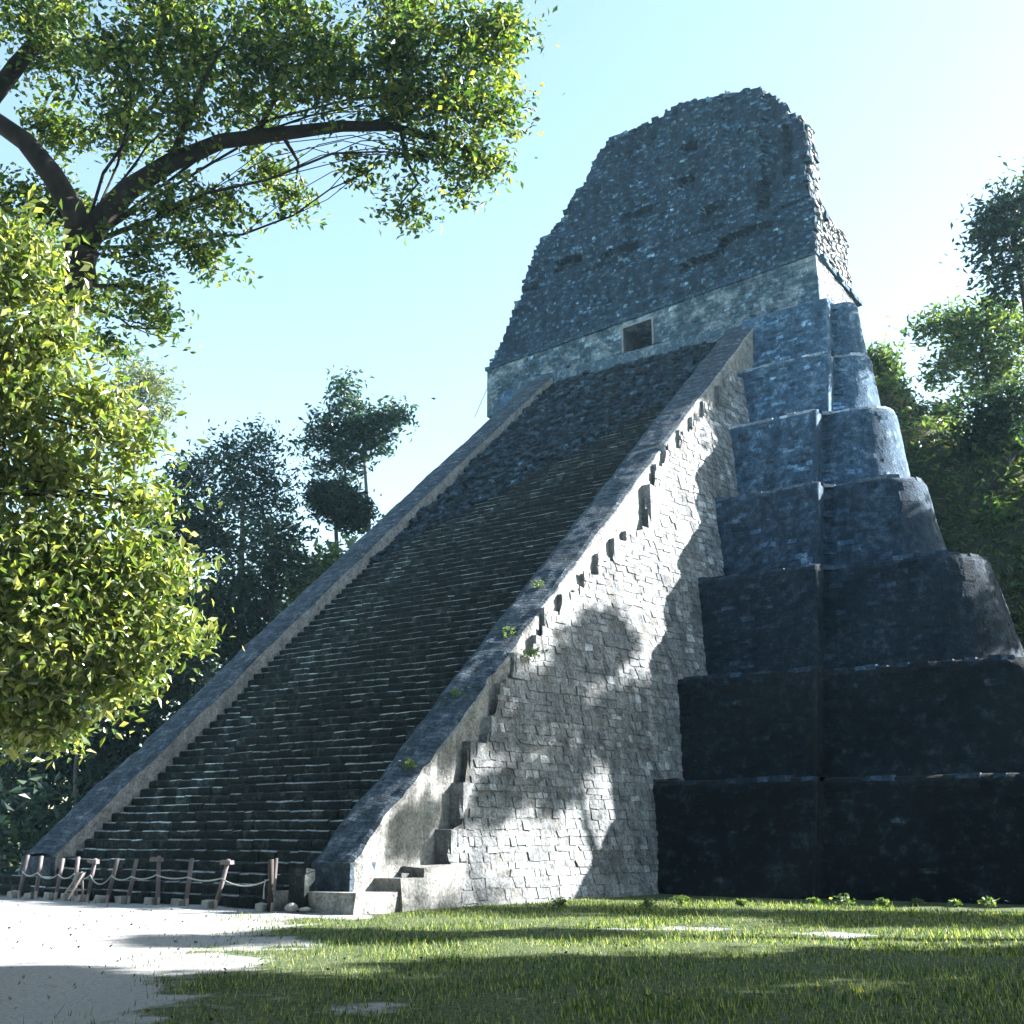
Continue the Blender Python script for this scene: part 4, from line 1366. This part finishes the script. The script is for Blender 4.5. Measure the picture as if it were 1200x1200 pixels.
# low weeds along the foot of the walls
def weed(x, y, z, h, lab, grp, leaf='leafE', nl=60, seed=0, name='weed'):
    rr = np.random.default_rng(seed)
    C_ = np.array((x, y, z)) + rr.normal(size=(nl, 3)) * np.array((h * 0.45, h * 0.35, 0)) + np.stack([np.zeros(nl), np.zeros(nl), rr.uniform(0.1, 1, nl) * h], 1)
    root = empty(name, (x, y, z)); tag(root, lab, 'plant', grp)
    link('leaves', leaf_mesh('leaves', C_, 0.11, seed=seed, aspect=0.5), M[leaf], root)
    sb = MB()
    for q in range(4):
        e = C_[rr.integers(0, nl)]
        sb.tube([(x + rr.normal() * .03, y, z - 0.03), tuple((np.array((x, y, z)) + e) / 2), tuple(e)], [0.008, 0.006, 0.003], 4)
    sb.build('stems', M['leafC'], root)


wl = [(745, 1057, 'small weed where the sunlit flank meets the lowest terrace'), (640, 1062, 'small weed at the foot of the sunlit flank'), (798, 1060, 'weed left of the middle along the terrace foot'), (870, 1062, 'low weed under the pale flecks of the lowest terrace'),
      (955, 1060, 'weed at the foot of the terrace seam'), (990, 1061, 'weed just right of the terrace seam'), (1035, 1062, 'weed midway along the right terrace foot'), (1075, 1061, 'leafy weed near the right end of the terrace foot'), (1120, 1062, 'weed second from the right edge'), (1160, 1063, 'weed at the right edge of the terrace foot')]
for k, (px, py, lab) in enumerate(wl):
    d_ = np.array(D(px, py, 1.0)) - np.array((0, 0, 1.7))
    t_ = 1.7 / -d_[2]
    P0 = np.array((0, 0, 1.7)) + d_ * t_
    y = min(P0[1], 28.9 if px > 760 else 24.5)
    x = P0[0] * y / P0[1]
    if px < 760: x += 0.35
    weed(x, y, 0, random.uniform(0.14, 0.26), lab, 'weeds along the pyramid foot', seed=200 + k, nl=70)
for k, (y, f, lab, s_) in enumerate([(26.3, 0.75, 'green tuft on the outer edge of the right balustrade', .35), (24.2, 0.55, 'green tuft lower down on the right balustrade', .3), (28.4, 0.5, 'faint green tuft halfway up the right balustrade', .25), (22.0, 0.7, 'lowest green tuft on the right balustrade', .25)]):
    x = XR + (-17.7 - XR) * f
    weed(x, y, bal_z(y) - 0.05, s_, lab, 'plants growing on the balustrade', seed=300 + k, nl=50)
weed(-17.2, 26.4, 6.4, 0.4, 'fern growing from the stepped edge of the flank', None, seed=310, nl=70)

# ------------------------------------------------------------------ rope barrier in front of the stairs
FY = 18.75
fence = empty('rope_fence', (-25, FY, 0))
tag(fence, 'rope barrier on leaning brown posts in front of the stairs', 'fence')
posts = [((22, 1048), (33, 1002)), ((42, 1048), (49, 1003)), ((65, 1051), (74, 1006)), ((85, 1051), (92, 1004)), ((102, 1052), (112, 1006)), ((125, 1053), (138, 1006)), ((150, 1053), (160, 1007)),
         ((185, 1054), (186, 1003)), ((218, 1056), (225, 1006)), ((252, 1059), (268, 1007)), ((317, 1063), (318, 1007))]


def on_y(px, py, y):
    d_ = np.array(D(px, py, 1.0)) - np.array((0, 0, 1.7))
    return np.array((0, 0, 1.7)) + d_ * (y / d_[1])


tops = []
for k, (b, tp_) in enumerate(posts):
    B_ = on_y(*b, FY); T_ = on_y(*tp_, FY + 0.02)
    dx = T_[0] - B_[0]
    B_[2] = -0.05
    pb = MB()
    thick = 0.055 if k < 10 else 0.07
    pb.tube([tuple(B_), tuple((B_ + T_) / 2), tuple(T_)], [thick, thick * 0.95, thick * 0.9], 7, wob=0.3)
    pb.build('post', M['wood'] if k < 10 else M['wood_dark'], fence, smooth=True)
    tops.append((B_, T_))
    fb = MB(); fb.box(B_[0] - 0.36, B_[0] - 0.12, FY - 0.12, FY + 0.1, -0.05, 0.13, j=0.03); fb.build('footing', M['white_stone'], fence)
    fb = MB(); fb.box(B_[0] + 0.10, B_[0] + 0.15, FY - 0.1, FY - 0.05, -0.05, 0.16, j=0.01); fb.build('peg', M['wood_pale'], fence)
for k in (7, 9, 4):
    T_ = tops[k][1]
    cb_ = MB(); cb_.box(T_[0] - 0.22, T_[0] + 0.16, FY - 0.07, FY + 0.05, T_[2] - 0.12, T_[2] - 0.03, j=0.02); cb_.build('cross_piece', M['wood'], fence)
B_, T_ = tops[10]
pb = MB(); pb.tube([(B_[0] + 0.14, FY - 0.05, 0.35), (B_[0] + 0.16, FY - 0.05, T_[2] + 0.03)], 0.035, 6); pb.build('post', M['wood'], fence)
for k in range(10):
    a_ = tops[k][0] * 0.38 + tops[k][1] * 0.62; b_ = tops[k + 1][0] * 0.38 + tops[k + 1][1] * 0.62
    sag = [0.10, .13, .11, .12, .22, .10, .08, .06, .07, .16][k]
    rp = MB()
    rp.tube([tuple(a_ + (b_ - a_) * f + np.array((0, -0.06, -sag * 4 * f * (1 - f)))) for f in np.linspace(0, 1, 9)], 0.018, 5)
    rp.build('rope', M['rope'], fence, smooth=True)
e_ = tops[10][0] * 0.38 + tops[10][1] * 0.62
rp = MB(); rp.tube([(e_[0] - .08, FY - .08, e_[2]), (e_[0] - .1, FY - .09, e_[2] - .2), (e_[0] - .09, FY - .09, e_[2] - .42)], [0.014, 0.012, 0.022], 5); rp.build('rope_end', M['rope'], fence)

# little sawhorse stand
sh = empty('trestle', tuple(on_y(85, 1053, 18.2) * np.array((1, 1, 0))))
tag(sh, 'small pale wooden sawhorse with a dark board before the rope barrier', 'sawhorse')
YS = 18.2
q = lambda px, py, dy=0: tuple(on_y(px, py, YS + dy))
for a_, b_ in ((q(72, 1053, -.25), q(93, 1024)), (q(80, 1054, -.3), q(98, 1023)), (q(97, 1052, .25), q(96, 1022)), (q(90, 1050, .3), q(89, 1025))):
    lg = MB(); lg.tube([a_, b_], 0.03, 4); lg.build('leg', M['wood_pale'], sh)
lg = MB(); lg.tube([q(80, 1044, -.12), q(96, 1043, .05)], 0.022, 4); lg.build('brace', M['wood_pale'], sh)
bd = MB()
c0, c1, c2, c3 = [np.array(q(*a_)) for a_ in ((84, 1037), (94, 1037), (99, 1022), (89, 1022))]
Vb = [c0, c1, c2, c3] + [c + np.array((0, 0.04, 0)) for c in (c0, c1, c2, c3)]
bd.add([tuple(v) for v in Vb], [(0, 1, 2, 3), (7, 6, 5, 4), (0, 4, 5, 1), (1, 5, 6, 2), (2, 6, 7, 3), (3, 7, 4, 0)])
bd.build('board', M['metal'], sh)

# loose stones and a stub post by the right end of the stairs


def rock(px, py, s_, lab, y=18.7, mat='white_stone', zs=1.0):
    P0 = on_y(px, py, y); P0[2] = 0
    bm = bmesh.new(); bmesh.ops.create_icosphere(bm, subdivisions=3, radius=s_)
    for v in bm.verts:
        v.co.x *= 1.2; v.co.z *= 0.85 * zs
        f = 1 + 0.35 * N3(v.co.x + P0[0], v.co.y, v.co.z, 2.2 / s_ * 0.3) + 0.08 * N3(v.co.x, v.co.y + 3, v.co.z, 3 / s_)
        v.co *= f
    me_ = bpy.data.meshes.new('rock'); bm.to_mesh(me_); bm.free()
    o_ = link('rock', me_, M[mat], None, (P0[0], y, s_ * 0.5))
    tag(o_, lab, 'stone', 'loose stones by the stairs')


rock(341, 1062, 0.13, 'upright pale stone beside the end post of the barrier')
rock(357, 1063, 0.11, 'low flat pale stone next to the upright one', zs=0.6)
sp_ = MB(); P0 = on_y(352, 1060, 18.95)
sp_.box(P0[0] - 0.28, P0[0] + 0.2, 18.85, 19.15, -0.05, 0.82, j=0.03); sp_.box(P0[0] - 0.30, P0[0] + 0.24, 18.80, 19.15, 0.83, 0.90, j=0.03)
sp_.build('stub_pillar', M['step'], temple)

# ------------------------------------------------------------------ thin blue haze in the air of the clearing
hz = MB(); hz.box(-680, 680, -680, 980, -1.5, 47.0)
hm_ = bpy.data.materials.new('haze'); hm_.use_nodes = True
t = hm_.node_tree
for n_ in list(t.nodes):
    if n_.type != 'OUTPUT_MATERIAL': t.nodes.remove(n_)
pv = t.nodes.new('ShaderNodeVolumePrincipled')
pv.inputs['Color'].default_value = (0.45, 0.75, 1.0, 1)
pv.inputs['Density'].default_value = 0.0002
pv.inputs['Anisotropy'].default_value = 0.2
t.links.new(pv.outputs[0], [n_ for n_ in t.nodes if n_.type == 'OUTPUT_MATERIAL'][0].inputs['Volume'])
ho = hz.build('haze', hm_)
tag(ho, 'thin blue haze in the air', 'haze', kind='stuff')
